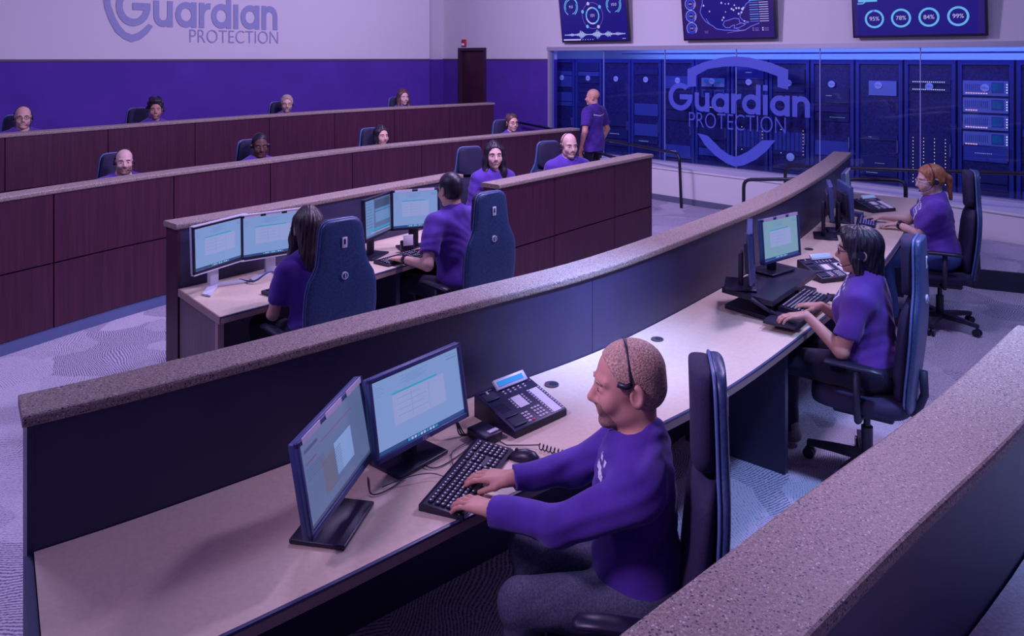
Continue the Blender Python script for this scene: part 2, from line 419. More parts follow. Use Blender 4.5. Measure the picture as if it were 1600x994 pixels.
# racks
rb = mat('rack_black', (.018, .025, .10), .35); rf = mat('rack_door_rail', (.035, .06, .28), .35)
rm = noisy('rack_mesh_blue', (.010, .012, .085), (.028, .035, .19), 40, .4)
eq = [mat('rack_unit_dark', (.02, .03, .14), .4), mat('rack_unit_blue', (.05, .09, .35), .4), mat('rack_unit_grey', (.22, .32, .60), .4), mat('rack_screen', (.02, .12, .3), .2, emit=(.01, .12, .35), estr=.5)]
led = [glow('led_white', (.8, .85, 1), 1.2), glow('led_amber', (1, .6, .3), .9), glow('led_green', (.5, 1, .5), .8), glow('led_pink', (1, .5, .75), 1.1)]
disc_m = mat('badge_disc', (.45, .55, .85), .4, emit=(.2, .25, .5), estr=.2)  # faint glow put into the badge material; the disc is no lamp
def txt_mesh(s, size, ext=.0, off=0):
    c = bpy.data.curves.new('t', 'FONT'); c.body = s; c.size = size; c.align_x = 'CENTER'; c.align_y = 'CENTER'; c.extrude = ext; c.offset = off
    o = bpy.data.objects.new('t', c); COL.objects.link(o)
    dg = bpy.context.evaluated_depsgraph_get(); me = bpy.data.meshes.new_from_object(o.evaluated_get(dg))
    vs = [v.co[:] for v in me.vertices]; fs = [list(p.vertices) for p in me.polygons]
    bpy.data.objects.remove(o); bpy.data.curves.remove(c); bpy.data.meshes.remove(me)
    return vs, fs
RT = Matrix.Rotation(PI / 2, 4, 'X')      # text plane XY -> XZ, facing -Y
dell = txt_mesh('DELL', .035)
notes = {-2: 'half hidden at the far left end', -1: 'beside the left glass frame', 0: 'behind the walking man', 1: 'second from the walking man, with blue cables', 2: 'just left of the frosted emblem',
         3: 'behind the first letter on the glass', 4: 'with two small displays', 5: 'behind the emblem centre', 6: 'behind the right side of the emblem', 7: 'right of the emblem with few amber lamps',
         8: 'with one pale panel', 9: 'with four dotted lamp columns', 10: 'with four bright storage units', 11: 'at the right edge of the picture'}
for i in range(-2, 12):
    Y = 14.18 - .453 * i; X = 15.6 - Y
    r = root('server_rack', 'blue-lit server rack behind the glass ' + notes[i], 'server rack', (X, Y, 0), -PI / 4, 'server racks behind the glass wall')
    W = .625
    b = MB(); b.box((0, .45, 1.1), (W, .86, 2.14)); b.build('cabinet', rb, r)
    d = MB()
    for x in (-W / 2 + .028, W / 2 - .028): d.box((x, -.0, 1.1), (.045, .04, 2.14), 0)
    d.box((0, 0, 2.14), (W - .1, .04, .06), 0); d.box((0, 0, .07), (W - .1, .04, .1), 0)
    d.box((0, .012, 1.1), (W - .1, .006, 2.0), 1)
    d.build('door', [rf, rm], r)
    MB().box((W / 2 - .06, -.035, 1.0), (.015, .04, .16), 0).build('handle', M_chrome, r)
    rnd = random.Random(i * 31 + 5); z = .35
    def unit_box(x, zc, w, h, mi, leds=(), extra=(), y=-.004, d=.026):
        q = MB(); q.box((x, y, zc), (w, d, h), mi)
        for (ex, ez, ew, eh, em) in extra: q.box((ex, y - d / 2, ez), (ew, .008, eh), em)
        for (lx, lz, w_, h_, m_) in leds: q.box((lx, y - d / 2, lz), (w_, .006, h_), 4 + m_)
        q.build('rack_unit', eq + led, r)
    while z < 2.0 and not (i == 10 and z > .95):
        hh = rnd.choice((.09, .09, .135, .18, .22))
        if rnd.random() < (.6 if i not in (2,) else .2) and not (i == 4 and z > 1.2) and not (i in (5, 6, 9) and z < 1.3) and not (i == 9 and z > 1.6) and not (i == 8 and z > 1.5):
            ls = []
            if i > 0 and rnd.random() < .6:
                m = rnd.choice((0, 0, 1, 2)); k = rnd.randint(2, 10); x0 = rnd.uniform(-.2, 0)
                ls = [(x0 + q * .022, z + hh / 2, .006, .006, m) for q in range(k)]
            unit_box(0, z + hh / 2, W - .14, hh - .014, rnd.choice((0, 0, 1)), ls)
        z += hh + rnd.choice((0, 0, .04))
    if i == 10:
        for q in range(4):
            zz = 1.17 + q * .215
            ls = [(.235, zz - .05 + e * .033, .012, .014, 0) for e in range(4)] + [(-.21 + e * .028, zz - .065, .02, .012, 3) for e in range(9 if q % 2 else 5)]
            ex = [(-.22 + e * .022, zz + .01, .004, .09, 1) for e in range(12)] + [(.135, zz + .01, .13, .13, 1), (.135, zz + .012, .11, .10, 3)]
            unit_box(.0, zz, .50, .185, 2, ls, ex)
    if i == 4:
        for x in (-.1, .12):
            unit_box(x, 1.80, .19, .14, 2, (), [(x, 1.83, .1, .04, 3)]); unit_box(x, 1.62, .19, .13, 1, (), [(x, 1.62, .12, .08, 0)])
        unit_box(0, 1.40, .4, .05, 0, [(-.15 + e * .04, 1.40, .03, .008, 1) for e in range(9)])
    if i == 8: unit_box(.05, 1.78, .36, .2, 2)
    if i == 9:
        unit_box(0, .85, .5, .68, 0, [(-.2 + c * .13, .55 + e * .045, .008, .012, 1 if e % 3 else 0) for c in range(4) for e in range(14)])
        for zz in (1.88, 1.78): unit_box(0, zz, .5, .06, 0, [(-.2 + e * .025, zz, .012, .01, 0) for e in range(16)])
    if i in (5, 6):
        unit_box(0, .95, .5, .42, 0, [(.22, .77 + e * .05, .012, .012, 1) for e in range(8)] + [(-.12, .77 + e * .05, .008, .012, 0) for e in range(8)], [(-.2 + c * .065, .95, .045, .28, 1) for c in range(7)])
    b = MB(); b.cyl((-.0, -.022, 1.82), (-.0, -.034, 1.82), .048, n=24)
    bo = b.build('badge', disc_m, r)
    t = MB(); t.add(dell[0], dell[1], M=Matrix.Translation((0, -.036, 1.82)) @ RT); t.build('badge_lettering', mat('badge_ink', (.08, .08, .35), .5), bo)
    if i == 6:
        MB().cyl((.03, -.022, .72), (.03, -.034, .72), .06, n=24).build('badge', disc_m, r)

# handrails
def rail(name, pts, label, posts, r=.022):
    o = root(name, label, 'handrail', (0, 0, 0), 0, None)
    V = [Vector(p) for p in pts]; path = [V[0]]
    for i in range(1, len(V) - 1):      # rounded corners
        a, b, c = V[i - 1], V[i], V[i + 1]; R = .1
        p = b + (a - b).normalized() * R; q = b + (c - b).normalized() * R
        for t in (0, .25, .5, .75, 1): path.append(p * (1 - t) ** 2 + b * 2 * t * (1 - t) + q * t * t)
    path.append(V[-1])
    MB().tube(path, r, 10).build('rail', M_steel, o)
    for (a, b) in posts:
        MB().tube([a, b], r * .9, 10).build('post', M_steel, o)
        MB().cyl((b[0], b[1], b[2] + .003), (b[0], b[1], b[2] + .015), .045).build('post_flange', M_steel, o)
    return o
rail('handrail', [(.15, 14.5, .97), (1.5, 13.0, .83), (2.45, 11.25, .79), (2.47, 11.2, .01)], 'dark handrail running behind the walking man down to a bent post by the low wall', [((1.5, 13.0, .82), (1.5, 13.0, .0))])
rail('handrail', [(.95, 12.1, .82), (1.55, 10.6, .78), (1.55, 10.6, .01)], 'short dark handrail behind the bald man with the headset', [])
r3 = [(2.92, 9.68, .02), (2.92, 9.68, .66), (3.6, 9.0, .78), (4.27, 8.33, .87), (4.27, 8.33, .19)]
rail('handrail', r3, 'dark handrail loop with two bent ends passing behind the end of the curved ledge', [])
A4 = Q(1227, 10.38); B4 = (5.0, 9.1); C4 = (6.3, 7.75)
rail('handrail', [(A4[0], A4[1], .02), (A4[0], A4[1], .735), (B4[0] - .25, B4[1] - .25, .9), (C4[0], C4[1] - .05, 1.0), (C4[0] + .02, C4[1] - .07, .2)], 'long dark handrail in front of the glass at the right, ending past the picture edge', [])
# ---------- console rows ----------
def partition(label, ln, zf, ztop, u0, u1, near, far, splits=(), lw=.19, kick=True, zl=.585, lowrow=True, ends='wood', farm=None, nsplits=()):
    """ledge-topped low partition; near = material side facing the viewer ('wood'/'dark')"""
    r = root('console_partition', label, 'partition', (0, 0, 0))
    T = .036
    mb = MB(); strip(mb, ln, u0, u1, 0, lw, ztop - T, ztop, bev=.009, step=.1); mb.build('ledge', M_stone, r)
    mb = MB(); strip(mb, ln, u0 + .03, u1 - .03, .034, lw - .034, zf, ztop - T, step=.2); mb.build('core', M_gap, r)
    def side(kind, a, b, sp):
        cuts = [u0 + .028] + sorted(sp) + [u1 - .028]
        for i in range(len(cuts) - 1):
            ua, ub = cuts[i] + .005, cuts[i + 1] - .005
            if kind == 'wood':
                rows = [(zf + .1, zf + zl - .006), (zf + zl + .006, ztop - T)] if lowrow else [(zf + .1, ztop - T)]
                for (za, zb) in rows:
                    mb = MB(); strip(mb, ln, ua, ub, a, b, za, zb, step=.15); mb.build('wood_panel', M_wood, r)
            else:
                mb = MB(); strip(mb, ln, ua - .003, ub + .003, a, b, zf, ztop - T, step=.15); mb.build('dark_panel', M_darklam, r)
    side(near, .034, .014, splits if near == 'wood' else nsplits)
    side(far, lw - .034, lw - .014, splits if far == 'wood' else ())
    if near == 'wood':
        mb = MB(); strip(mb, ln, u0 + .03, u1 - .03, .034, .026, zf, zf + .094); mb.build('kick_board', M_kick, r)
    if far == 'wood':
        mb = MB(); strip(mb, ln, u0 + .03, u1 - .03, lw - .034, lw - .026, zf, zf + .094); mb.build('kick_board', M_kick, r)
    for u, s in ((u0, 1), (u1, -1)):
        mb = MB(); a, b = sorted((u + s * .012, u + s * .03)); strip(mb, ln, a, b, .012, lw - .012, zf, ztop - T); mb.build('end_panel', M_wood if ends == 'wood' else M_darklam, r)
    return r
def desk(label, ln, u0, u1, depth, z=.74, sk0=0, sk1=0, legs=(), off=.010, zf=0, grommets=()):
    r = root('desk', label, 'desk', (0, 0, 0))
    mb = MB(); strip(mb, ln, u0, u1, off, -depth, z - .03, z, step=.1, skew0=sk0, skew1=sk1); mb.build('desktop', M_desk, r)
    mb = MB(); strip(mb, ln, u0 + sk0 * -depth, u1 + sk1 * -depth, -depth, -depth - .010, z - .04, z - .009, step=.1); 
    mb.build('edge_band', M_deskedge, r)
    mb = MB(); strip(mb, ln, u0 + sk0 * -depth, u1 + sk1 * -depth, -depth, -depth - .011, z - .009, z - .001, step=.1); mb.build('bumper_strip', M_desktrim, r)
    for u in legs:
        mb = MB(); strip(mb, ln, u - .02, u + .02, -.02, -depth + .06, zf, z - .031, step=.2); mb.build('support_panel', M_darklam, r)
    for (gx, gy) in grommets:
        g = MB().cyl((gx, gy, z + .001), (gx, gy, z + .006), .032, n=24).cyl((gx + .008, gy, z + .006), (gx + .008, gy, z + .0065), .02, n=16, mi=1).build('grommet', [mat('grommet_brown', (.10, .07, .08), .4), M_gap], r)
    return r

# row A : the long curved one in the foreground
A = Line([P(35, 652, 1.15), P(201, 613, 1.15), P(400, 562, 1.15), P(576, 515, 1.15), P(750, 470.2, 1.15), P(964, 412, 1.15), P(1150, 341.5, 1.15), P(1226, 308, 1.15), P(1276, 280, 1.15), (3.26, 7.64), (3.76, 8.50)], 8)
uA936 = A.u_of_px(929)
partition('long curved speckled-stone partition in front of the nearest desk, bending towards the glass wall', A, 0, 1.15, 0, A.len, 'dark', 'wood',
          splits=[1.2 * k for k in range(1, 9) if 1.2 * k < A.len - .3], nsplits=[uA936], ends='dark')
endp = MB(); strip(endp, A, .002, .026, .010, -.66, 0, .735, skew0=.03, skew1=.03)
deskA = desk('long curved beige desk with dark edge under the nearest stone ledge', A, .029, A.len - .25, .655, legs=(A.len - .3, A.len * .60, A.len * .40, A.len * .84), sk0=.03,
             grommets=[P(862, 602, .74), P(1027, 531, .74), P(1264, 390, .74)])
endp.build('end_gable', mat('gable_blue_black', (.035, .04, .12), .5), deskA)

# row B : two stations seen from behind
B = Line([P(276, 351, 1.15), P(400, 330.5, 1.15), P(560, 301.5, 1.15), P(724, 272.6, 1.15)], 8)
partition('stone-topped partition in front of the long-haired woman and the man with glasses', B, 0, 1.15, 0, B.len, 'dark', 'wood', splits=[1.0, 2.0], ends='wood')
deskB = desk('beige desk of the middle row, carrying four lit monitors', B, .02, B.len - .1, .68, sk0=.12, sk1=.9)
mb = MB(); strip(mb, B, .02, .05, .0, -.60, 0, .69, skew0=.12, skew1=.12); mb.build('end_panel', M_woodend, deskB)
mb = MB(); strip(mb, B, .02, .056, -.60, -.64, 0, .69, skew0=.12, skew1=.12); mb.build('corner_post', M_deskedge, deskB)
mb = MB(); strip(mb, B, .012, .019, .01, -.682, .695, .74, skew0=.12, skew1=.12); mb.build('edge_band', M_deskedge, deskB)
mb = MB(); strip(mb, B, 1.30, 1.34, -.02, -.58, 0, .705); mb.build('support_panel', M_darklam, deskB)
mb = MB(); strip(mb, B, B.len - .8, B.len - .76, -.02, -.6, 0, .705); mb.build('support_panel', M_darklam, deskB)

# B2 : wood fronted partition facing the viewer
B2 = Line([P(780, 289, 1.15), P(840, 277, 1.15), P(935, 258, 1.15), P(1021, 241, 1.15)], 8)
partition('wood-fronted stone-topped partition in front of the smiling dark-haired woman and the bald man', B2, 0, 1.15, 0, B2.len, 'wood', 'dark',
          splits=[B2.u_of_px(868) , B2.u_of_px(962)], lw=.2, ends='wood')
# row C
C_ = Line([P(-160, 334, 1.175), P(0, 309, 1.175), P(224, 275.5, 1.175), P(400, 253, 1.175), P(600, 228.5, 1.175), P(850, 205.5, 1.175), P(906, 200.5, 1.175)], 8)
csp = [C_.u_of_px(x) for x in (-110, 85.8, 273, 424, 552, 660, 753, 847)]
partition('long wood-fronted partition running from the left picture edge to the walking man', C_, 0, 1.175, 0, C_.len, 'wood', 'dark', splits=csp, lw=.2, ends='wood', zl=.6)
# row D
D_ = tier_line
dsp = [D_.u_of_px(x) for x in (-110, 9, 170, 306, 422, 524, 617, 703)]
partition('rearmost wood-fronted partition below the purple wall', D_, .0, 1.435, 0, D_.len, 'wood', 'dark', splits=dsp, lw=.2, ends='wood', zl=.86)
# desks behind (far side) of C, D, B2
def back_desk(label, ln, u0, u1, z, zf, o=.2, depth=.6, legs=()):
    r = root('desk', label, 'desk')
    mb = MB(); strip(mb, ln, u0, u1, o, o + depth, z - .035, z, step=.2); mb.build('desktop', M_desk, r)
    mb = MB(); strip(mb, ln, u0, u1, o + depth, o + depth + .012, z - .035, z, step=.2); mb.build('edge_band', M_desktrim, r)
    for u in legs:
        mb = MB(); strip(mb, ln, u - .02, u + .02, o + .01, o + depth - .1, zf, z - .036, step=.2); mb.build('support_panel', M_darklam, r)
back_desk('desk hidden behind the wood-fronted partition of the smiling woman', B2, .5, B2.len - .05, .74, 0, depth=.40, legs=(.55, B2.len - .1))
back_desk('desk hidden behind the long wood-fronted partition', C_, .05, C_.len - .05, .74, 0, depth=.34, legs=(.1, C_.len / 2, C_.len - .1))
back_desk('desk hidden behind the rearmost partition', D_, .05, D_.len - .05, 1.0, .26, depth=.34, legs=(.1, D_.len / 2, D_.len - .1))
# E : nearest ledge bottom right (line = near edge, left to right)
e_pts = [P(1266, 994, 1.15), P(1416, 841.5, 1.15), P(1600, 663, 1.15)]
d0 = unit((e_pts[1][0] - e_pts[0][0], e_pts[1][1] - e_pts[0][1])); d2 = unit((e_pts[2][0] - e_pts[1][0], e_pts[2][1] - e_pts[1][1]))
E = Line([(e_pts[0][0] - d0[0] * 1.2, e_pts[0][1] - d0[1] * 1.2)] + e_pts + [(e_pts[2][0] + d2[0] * .9, e_pts[2][1] + d2[1] * 1.0)], 8)
partition('wide speckled-stone partition crossing the bottom right corner', E, 0, 1.15, 0, E.len, 'dark', 'wood', splits=[1.0, 2.0], lw=.235, ends='dark')
r = root('desk', 'pale speckled counter in the bottom right corner below the nearest ledge', 'desk')
mb = MB(); strip(mb, E, .3, E.len, .008, -.6, .71, .745, step=.2); mb.build('desktop', noisy('pale_speckled_counter', (.50, .47, .50), (.68, .64, .66), 90, .4), r)
mb = MB(); strip(mb, E, .4, .44, -.02, -.55, 0, .709); mb.build('support_panel', M_darklam, r)
mb = MB(); strip(mb, E, E.len - .2, E.len - .16, -.02, -.55, 0, .709); mb.build('support_panel', M_darklam, r)
# ---------- chairs ----------
M_cfab = noisy('chair_fabric', (.018, .014, .05), (.03, .024, .075), 220, .85, bstr=.1)
M_cshell = noisy('chair_vinyl_shell', (.022, .050, .13), (.040, .085, .20), 90, .42, spec=.5, bstr=.25, bdist=.002)
M_cpipe = mat('chair_piping', (.10, .16, .36), .35)
def ring_se(cx, y0, y1, w, z, n=28, e=3.2, ysh=0):
    out = []
    for j in range(n):
        t = 2 * PI * j / n; c, s = math.cos(t), math.sin(t)
        x = w * math.copysign(abs(c) ** (2 / e), c); y = (y1 - y0) / 2 * math.copysign(abs(s) ** (2 / e), s)
        out.append((cx + x, (y0 + y1) / 2 + y + ysh, z))
    return out
BK = [(.44, .15), (.50, .19), (.58, .215), (.70, .233), (.82, .238), (.93, .230), (.99, .212), (1.035, .182), (1.08, .162), (1.15, .152), (1.24, .142), (1.285, .132), (1.31, .110), (1.318, .08)]
def backy(z):       # lean of the back (centre line of the shell)
    return -.222 - .045 * max(0, z - .55) - (.02 * math.sin((z - .5) * 4))
def make_chair(label):
    r = root('office_chair', label, 'chair', (0, 0, 0), 0, 'tall-backed swivel chairs at the consoles')
    m = MB(); m.loft([ring_se(0, backy(z) - .022, backy(z) + .022, w, z) for z, w in BK]); sh = m.build('backrest_shell', M_cshell, r)
    lab = MB(); zc = 1.19; lab.box((0, backy(zc) - .026, zc), (.034, .006, .062), 0, Matrix.Identity(4), .002); lab.box((0, backy(zc) - .030, zc + .006), (.010, .003, .03), 1); lab.build('label', [M_mesh_label, M_black], sh)
    em = MB(); zc = 1.0; em.cyl((0, backy(zc) - .022, zc), (0, backy(zc) - .030, zc), .022, n=20).cyl((0, backy(zc) - .030, zc), (0, backy(zc) - .032, zc), .015, n=20, mi=1).box((0, backy(zc) - .033, zc), (.006, .002, .022), 0); em.build('emblem', [M_mesh_label, M_cshell], sh)
    # piping around the shell
    pl = [(w * .985, backy(z) + .018, z) for z, w in BK]; pts = pl + [(-x, y, z) for x, y, z in reversed(pl)]
    MB().tube(pts, .006, 6).build('piping', M_cpipe, sh)
    m = MB(); LO = [(.47, .12), (.50, .17), (.60, .19), (.75, .207), (.88, .208), (.95, .197), (.995, .175), (1.015, .14)]
    m.loft([ring_se(0, backy(z) + .012, backy(z) + .012 + .085 * (1 - ((z - .73) / .34) ** 4), w, z, e=2.6) for z, w in LO]); m.build('back_cushion', M_cfab, r)
    m = MB(); HO = [(1.03, .10), (1.04, .13), (1.08, .143), (1.18, .138), (1.27, .128), (1.30, .115), (1.315, .08)]
    m.loft([ring_se(0, backy(z) + .015, backy(z) + .085, w, z, e=3) for z, w in HO]); m.build('headrest', M_cfab, r)
    m = MB(); SO = [(.40, .18), (.41, .225), (.44, .25), (.475, .25), (.492, .232), (.497, .19)]
    m.loft([ring_se(0, -.22, .26, w, z, n=32, e=4) for z, w in SO]); m.build('seat', M_cfab, r)
    MB().box((0, 0, .375), (.26, .30, .05), bev=.015).build('seat_plate', M_blackm, r)
    MB().tube([(0, -.10, .375), (0, -.24, .39), (0, -.275, .50), (0, -.27, .62)], .022, 8).build('back_bracket', M_blackm, r)
    for sx in (-1, 1):
        a = MB(); a.loft([ring_se(sx * .275, y - .001, y + .001, 0, 0) for y in ()] or [[(sx * .275 + .034 * math.cos(t) * k, y, .668 + .016 * math.sin(t) * k + dz) for t in [2 * PI * j / 14 for j in range(14)]] for y, k, dz in ((-.13, .5, -.012), (-.12, .9, -.006), (-.06, 1, 0), (.08, 1, .004), (.15, .9, 0), (.165, .5, -.006))])
        ar = a.build('armrest', M_black, r)
        MB().tube([(sx * .275, .0, .655), (sx * .275, .0, .45), (sx * .25, .0, .385), (sx * .1, 0, .37)], .018, 8).build('armrest_post', M_blackm, ar)
    MB().cyl((0, 0, .36), (0, 0, .12), .018).cyl((0, 0, .26), (0, 0, .08), .03).build('gas_column', M_black, r)
    for k in range(5):
        t = 2 * PI * k / 5 + .3; c, s = math.cos(t), math.sin(t)
        l = MB(); l.loft([[(c * d - s * w * a, s * d + c * w * a, z + h * b) for a, b in ((-1, -1), (1, -1), (1, 1), (-1, 1))] for d, w, h, z in ((.02, .03, .022, .10), (.18, .022, .017, .095), (.31, .015, .012, .085))], smooth=False)
        lo = l.build('leg', M_blackm, r)
        w = MB()
        for o in (-.016, .016):
            cx, cy = c * .30 - s * o, s * .30 + c * o
            w.cyl((cx - s * .009, cy + c * .009, .031), (cx + s * .009, cy - c * .009, .031), .030, n=18)
        w.cyl((c * .30, s * .30, .03), (c * .30, s * .30, .085), .010, n=8); w.cyl((c * .30 - s * .02, s * .30 + c * .02, .031), (c * .30 + s * .02, s * .30 - c * .02, .031), .008, n=8); w.build('caster', M_black, lo)
    return r

# ---------- monitors ----------
M_scr = [None]
def scr(name, c, e): return mat(name, tuple(x * .1 for x in c), .3, emit=c, estr=e, spec=.5)
S_BLUE = scr('screen_light_blue', (.20, .305, .60), .92)
S_WHITE = scr('screen_panel_pale', (.28, .33, .62), .92)
S_CYAN = scr('screen_cyan_line', (.03, .30, .52), .95)
S_GREEN = scr('screen_pale_green', (.19, .33, .46), .9)
S_TXT = scr('screen_text', (.13, .24, .48), .9)
S_TASK = scr('screen_taskbar', (.03, .08, .25), .8)
S_ICON = scr('screen_icon', (.3, .5, .8), .9)
S_DARK = scr('screen_slate', (.10, .14, .30), .9)
S_DARK2 = scr('screen_slate_line', (.05, .07, .16), .9)
S_YEL = scr('screen_khaki_chart', (.14, .13, .22), .9)
S_RED = scr('screen_dull_red', (.16, .07, .16), .9)
SM = [S_BLUE, S_WHITE, S_CYAN, S_GREEN, S_TXT, S_TASK, S_ICON, S_DARK, S_DARK2, S_YEL, S_RED, M_black]
def rects(kind, w, h):
    """(x0, y0, x1, y1, material) in 0..1 screen coordinates, layered in order"""
    rnd = random.Random(3)
    if kind in ('form', 'formg'):
        b = 0 if kind == 'form' else 3
        R = [(0, 0, 1, 1, b), (0, 0, 1, .055, 5), (.20, .30, .80, .72, 1), (.20, .725, .72, .75, 2)]
        for i in range(10): R.append((.32 + i * .035, .012, .345 + i * .035, .045, 6 if i % 3 else 2))
        for i in range(6): R.append((.30 + .06 * (i % 2), .93 - i * .022, .62 - .05 * (i % 3), .937 - i * .022, 4))
        for i in range(5): R.append((.03, .90 - i * .03, .03 + .06 + .03 * (i % 2), .906 - i * .03, 4))
        for i in range(4): R.append((.24, .65 - i * .08, .24 + rnd.uniform(.2, .45), .655 - i * .08, 4))
        for c in (.40, .60): R.append((c, .32, c + .003, .70, 4))
        R.append((.84, .88, .97, .90, 4)); R.append((.84, .93, .97, .94, 4))
        return R
    if kind == 'chart':
        R = [(0, 0, 1, 1, 7), (0, 0, 1, .04, 8), (.42, .22, .72, .62, 0), (.30, .20, .46, .60, 9)]
        R = [(0, 0, 1, 1, 7), (0, 0, 1, .04, 8), (.46, .22, .74, .62, 0), (.26, .16, .44, .58, 9)]
        for i in range(13): R.append((.26, .17 + i * .031, .55, .176 + i * .031, 8))
        R.append((.28, .80, .80, .812, 10)); R.append((.05, .72, .2, .74, 10)); R.append((.05, .86, .24, .90, 8))
        for i in range(5): R.append((.05, .66 - i * .03, .3, .665 - i * .03, 8))
        return R
    if kind == 'split':
        R = [(0, 0, 1, 1, 7), (.0, .05, .34, 1, 4), (.38, .72, .97, .95, 8), (.40, .66, .98, .69, 2), (.40, .34, .97, .62, 4), (.15, .14, .95, .20, 2), (.2, .08, .95, .11, 1), (.4, .04, .9, .06, 10)]
        for i in range(9): R.append((.03, .9 - i * .08, .28, .91 - i * .08, 8))
        return R
    return [(0, 0, 1, 1, 8)]
def make_monitor(name, label, group, c, zc, nrm, w=.47, h=.29, kind='form', body='dark', bz=.74, base='slab', strips=0, tilt=4, brand=False, boff=.07, black=None):
    """c: plan position of the screen face centre, zc: height of its centre, nrm: facing direction"""
    rz = ang(nrm) + PI / 2          # local -Y faces nrm
    d = unit(nrm); r = root(name, label, 'monitor', (c[0], c[1], bz), rz, group)
    bm = {'dark': M_bluef, 'silver': M_grey, 'black': M_black}[body]; em = M_grey if body == 'silver' else M_blackm
    zz = zc - bz; T = Matrix.Translation((0, 0, zz)) @ Matrix.Rotation(math.radians(-tilt), 4, 'X')
    bw = .016
    fr = MB(); 
    fr.box((0, .018, 0), (w, .022, h), M=T, bev=.005); fr.box((0, .034, -.01), (w * .7, .03, h * .62), 1, M=T, bev=.012)
    for (x, z, sx, sz) in ((0, h / 2 - bw / 2, w, bw), (0, -h / 2 + bw * .6, w, bw * 1.2), (-w / 2 + bw / 2, 0, bw, h), (w / 2 - bw / 2, 0, bw, h)):
        fr.box((x, .004, z), (sx, .014, sz), 0 if body != 'silver' else (2 if sx > sz else 2), M=T, bev=.003)
    if body == 'silver': fr.box((0, .006, h / 2 + .003), (w + .004, .03, .006), 0, M=T); fr.box((0, .006, -h / 2 - .003), (w + .004, .03, .006), 0, M=T)
    fo = fr.build('screen_housing', [bm, em, M_black], r)
    sw, sh = w - 2 * bw, h - 2.2 * bw; s = MB()
    for k, (x0, y0, x1, y1, mi) in enumerate(rects(kind, sw, sh)):
        y = .0055 - .00012 * k; zo = bw * .1
        X0, X1, Z0, Z1 = -sw / 2 + x0 * sw, -sw / 2 + x1 * sw, -sh / 2 + y0 * sh + zo, -sh / 2 + y1 * sh + zo
        s.add([(X0, y, Z0), (X1, y, Z0), (X1, y, Z1), (X0, y, Z1)], [(0, 1, 2, 3)], mi, T)
    s.build('screen', SM, fo)
    for k in range(strips):
        ww = w / (strips + .35); x = -w / 2 + ww * .58 + k * ww * 1.1
        MB().box((x, -.0045, h / 2 - bw * .35), (ww * .82, .002, bw * 1.15), M=T).build('label_strip', M_paper, fo)
    if brand:
        t = MB(); v, f = txt_mesh('DELL', .016); t.add(v, f, M=T @ Matrix.Translation((0, -.0042, -h / 2 + bw * .55)) @ RT); t.build('maker_lettering', M_grey, fo)
    if base == 'slab':
        MB().box((0, max(boff, .065), zz / 2 - .02), (.075, .028, max(.05, zz + .02)), bev=.008).build('stand', em, r)
        MB().box((0, boff + (.02 if boff < .05 else 0), .008), (.24, .18, .014), bev=.005).build('base', M_black, r)
    elif base == 'arc':      # pale V-shaped foot
        MB().box((0, boff, zz / 2 - .02), (.07, .03, max(.05, zz)), bev=.006).build('stand', M_grey, r)
        b = MB()
        for sx in (-1, 1): b.box((sx * .085, boff - .05, .008), (.20, .05, .014), M=Matrix.Translation((0, 0, 0)) @ Matrix.Rotation(0, 4, 'Z'), bev=.005)
        b = MB(); b.loft([[(x, boff - .16 + .12 * (1 - abs(x) / .17) + dy, z) for dy, z in ((0, .002), (.07, .002), (.07, .014), (0, .012))] for x in (-.17, -.12, -.06, 0, .06, .12, .17)], smooth=False)
        b.build('base', M_grey, r)
    return r

# ---------- keyboards ----------
def make_keyboard(label, c, z, axis, w=.45, d=.155, group='keyboards on the desks', col=M_black, keym=M_key, pad=False, legm=M_legend):
    r = root('keyboard', label, 'keyboard', (c[0], c[1], z), ang(axis), group)
    m = MB(); b = [[(-w / 2, y, 0), (w / 2, y, 0), (w / 2, y, h), (-w / 2, y, h)] for y, h in ((-d / 2, .010), (-d / 2 + .012, .014), (d / 2 - .015, .026), (d / 2, .020))]
    m.loft(b, smooth=False); m.build('keyboard_case', col, r)
    k = MB(); kw = .0182; rows = 6
    def zt(y): return .014 + (y + d / 2 - .012) / (d - .027) * .012
    x0 = -w / 2 + .014
    spans = [(0, 15, (1,) * 15), (15.4, 18.4, (1,) * 3), (18.9, 22.9, (1,) * 4)]
    kw = (w - .028) / 22.9
    for row in range(rows):
        y = -d / 2 + .020 + row * .0192 + (.006 if row == 5 else 0)
        for s0, s1, _ in spans:
            x = s0
            while x < s1 - .01:
                ww = 1
                if row == 0 and s0 == 0: ww = 1.25 if (x < 3.7 or x > 9) else 5.5
                if s0 == 15.4 and row in (2,): x += 1; continue
                ww = min(ww, s1 - x); cx = x0 + (x + ww / 2) * kw
                k.box((cx, y, zt(y) + .003), (kw * ww - .0028, .0158, .007), 0, bev=.0015, seg=1)
                k.box((cx - .001, y + .001, zt(y) + .0068), (.0065, .0058, .0006), 1)
                x += ww
    o = k.build('keys', [keym, legm], r); o['kind'] = 'stuff'
    return r
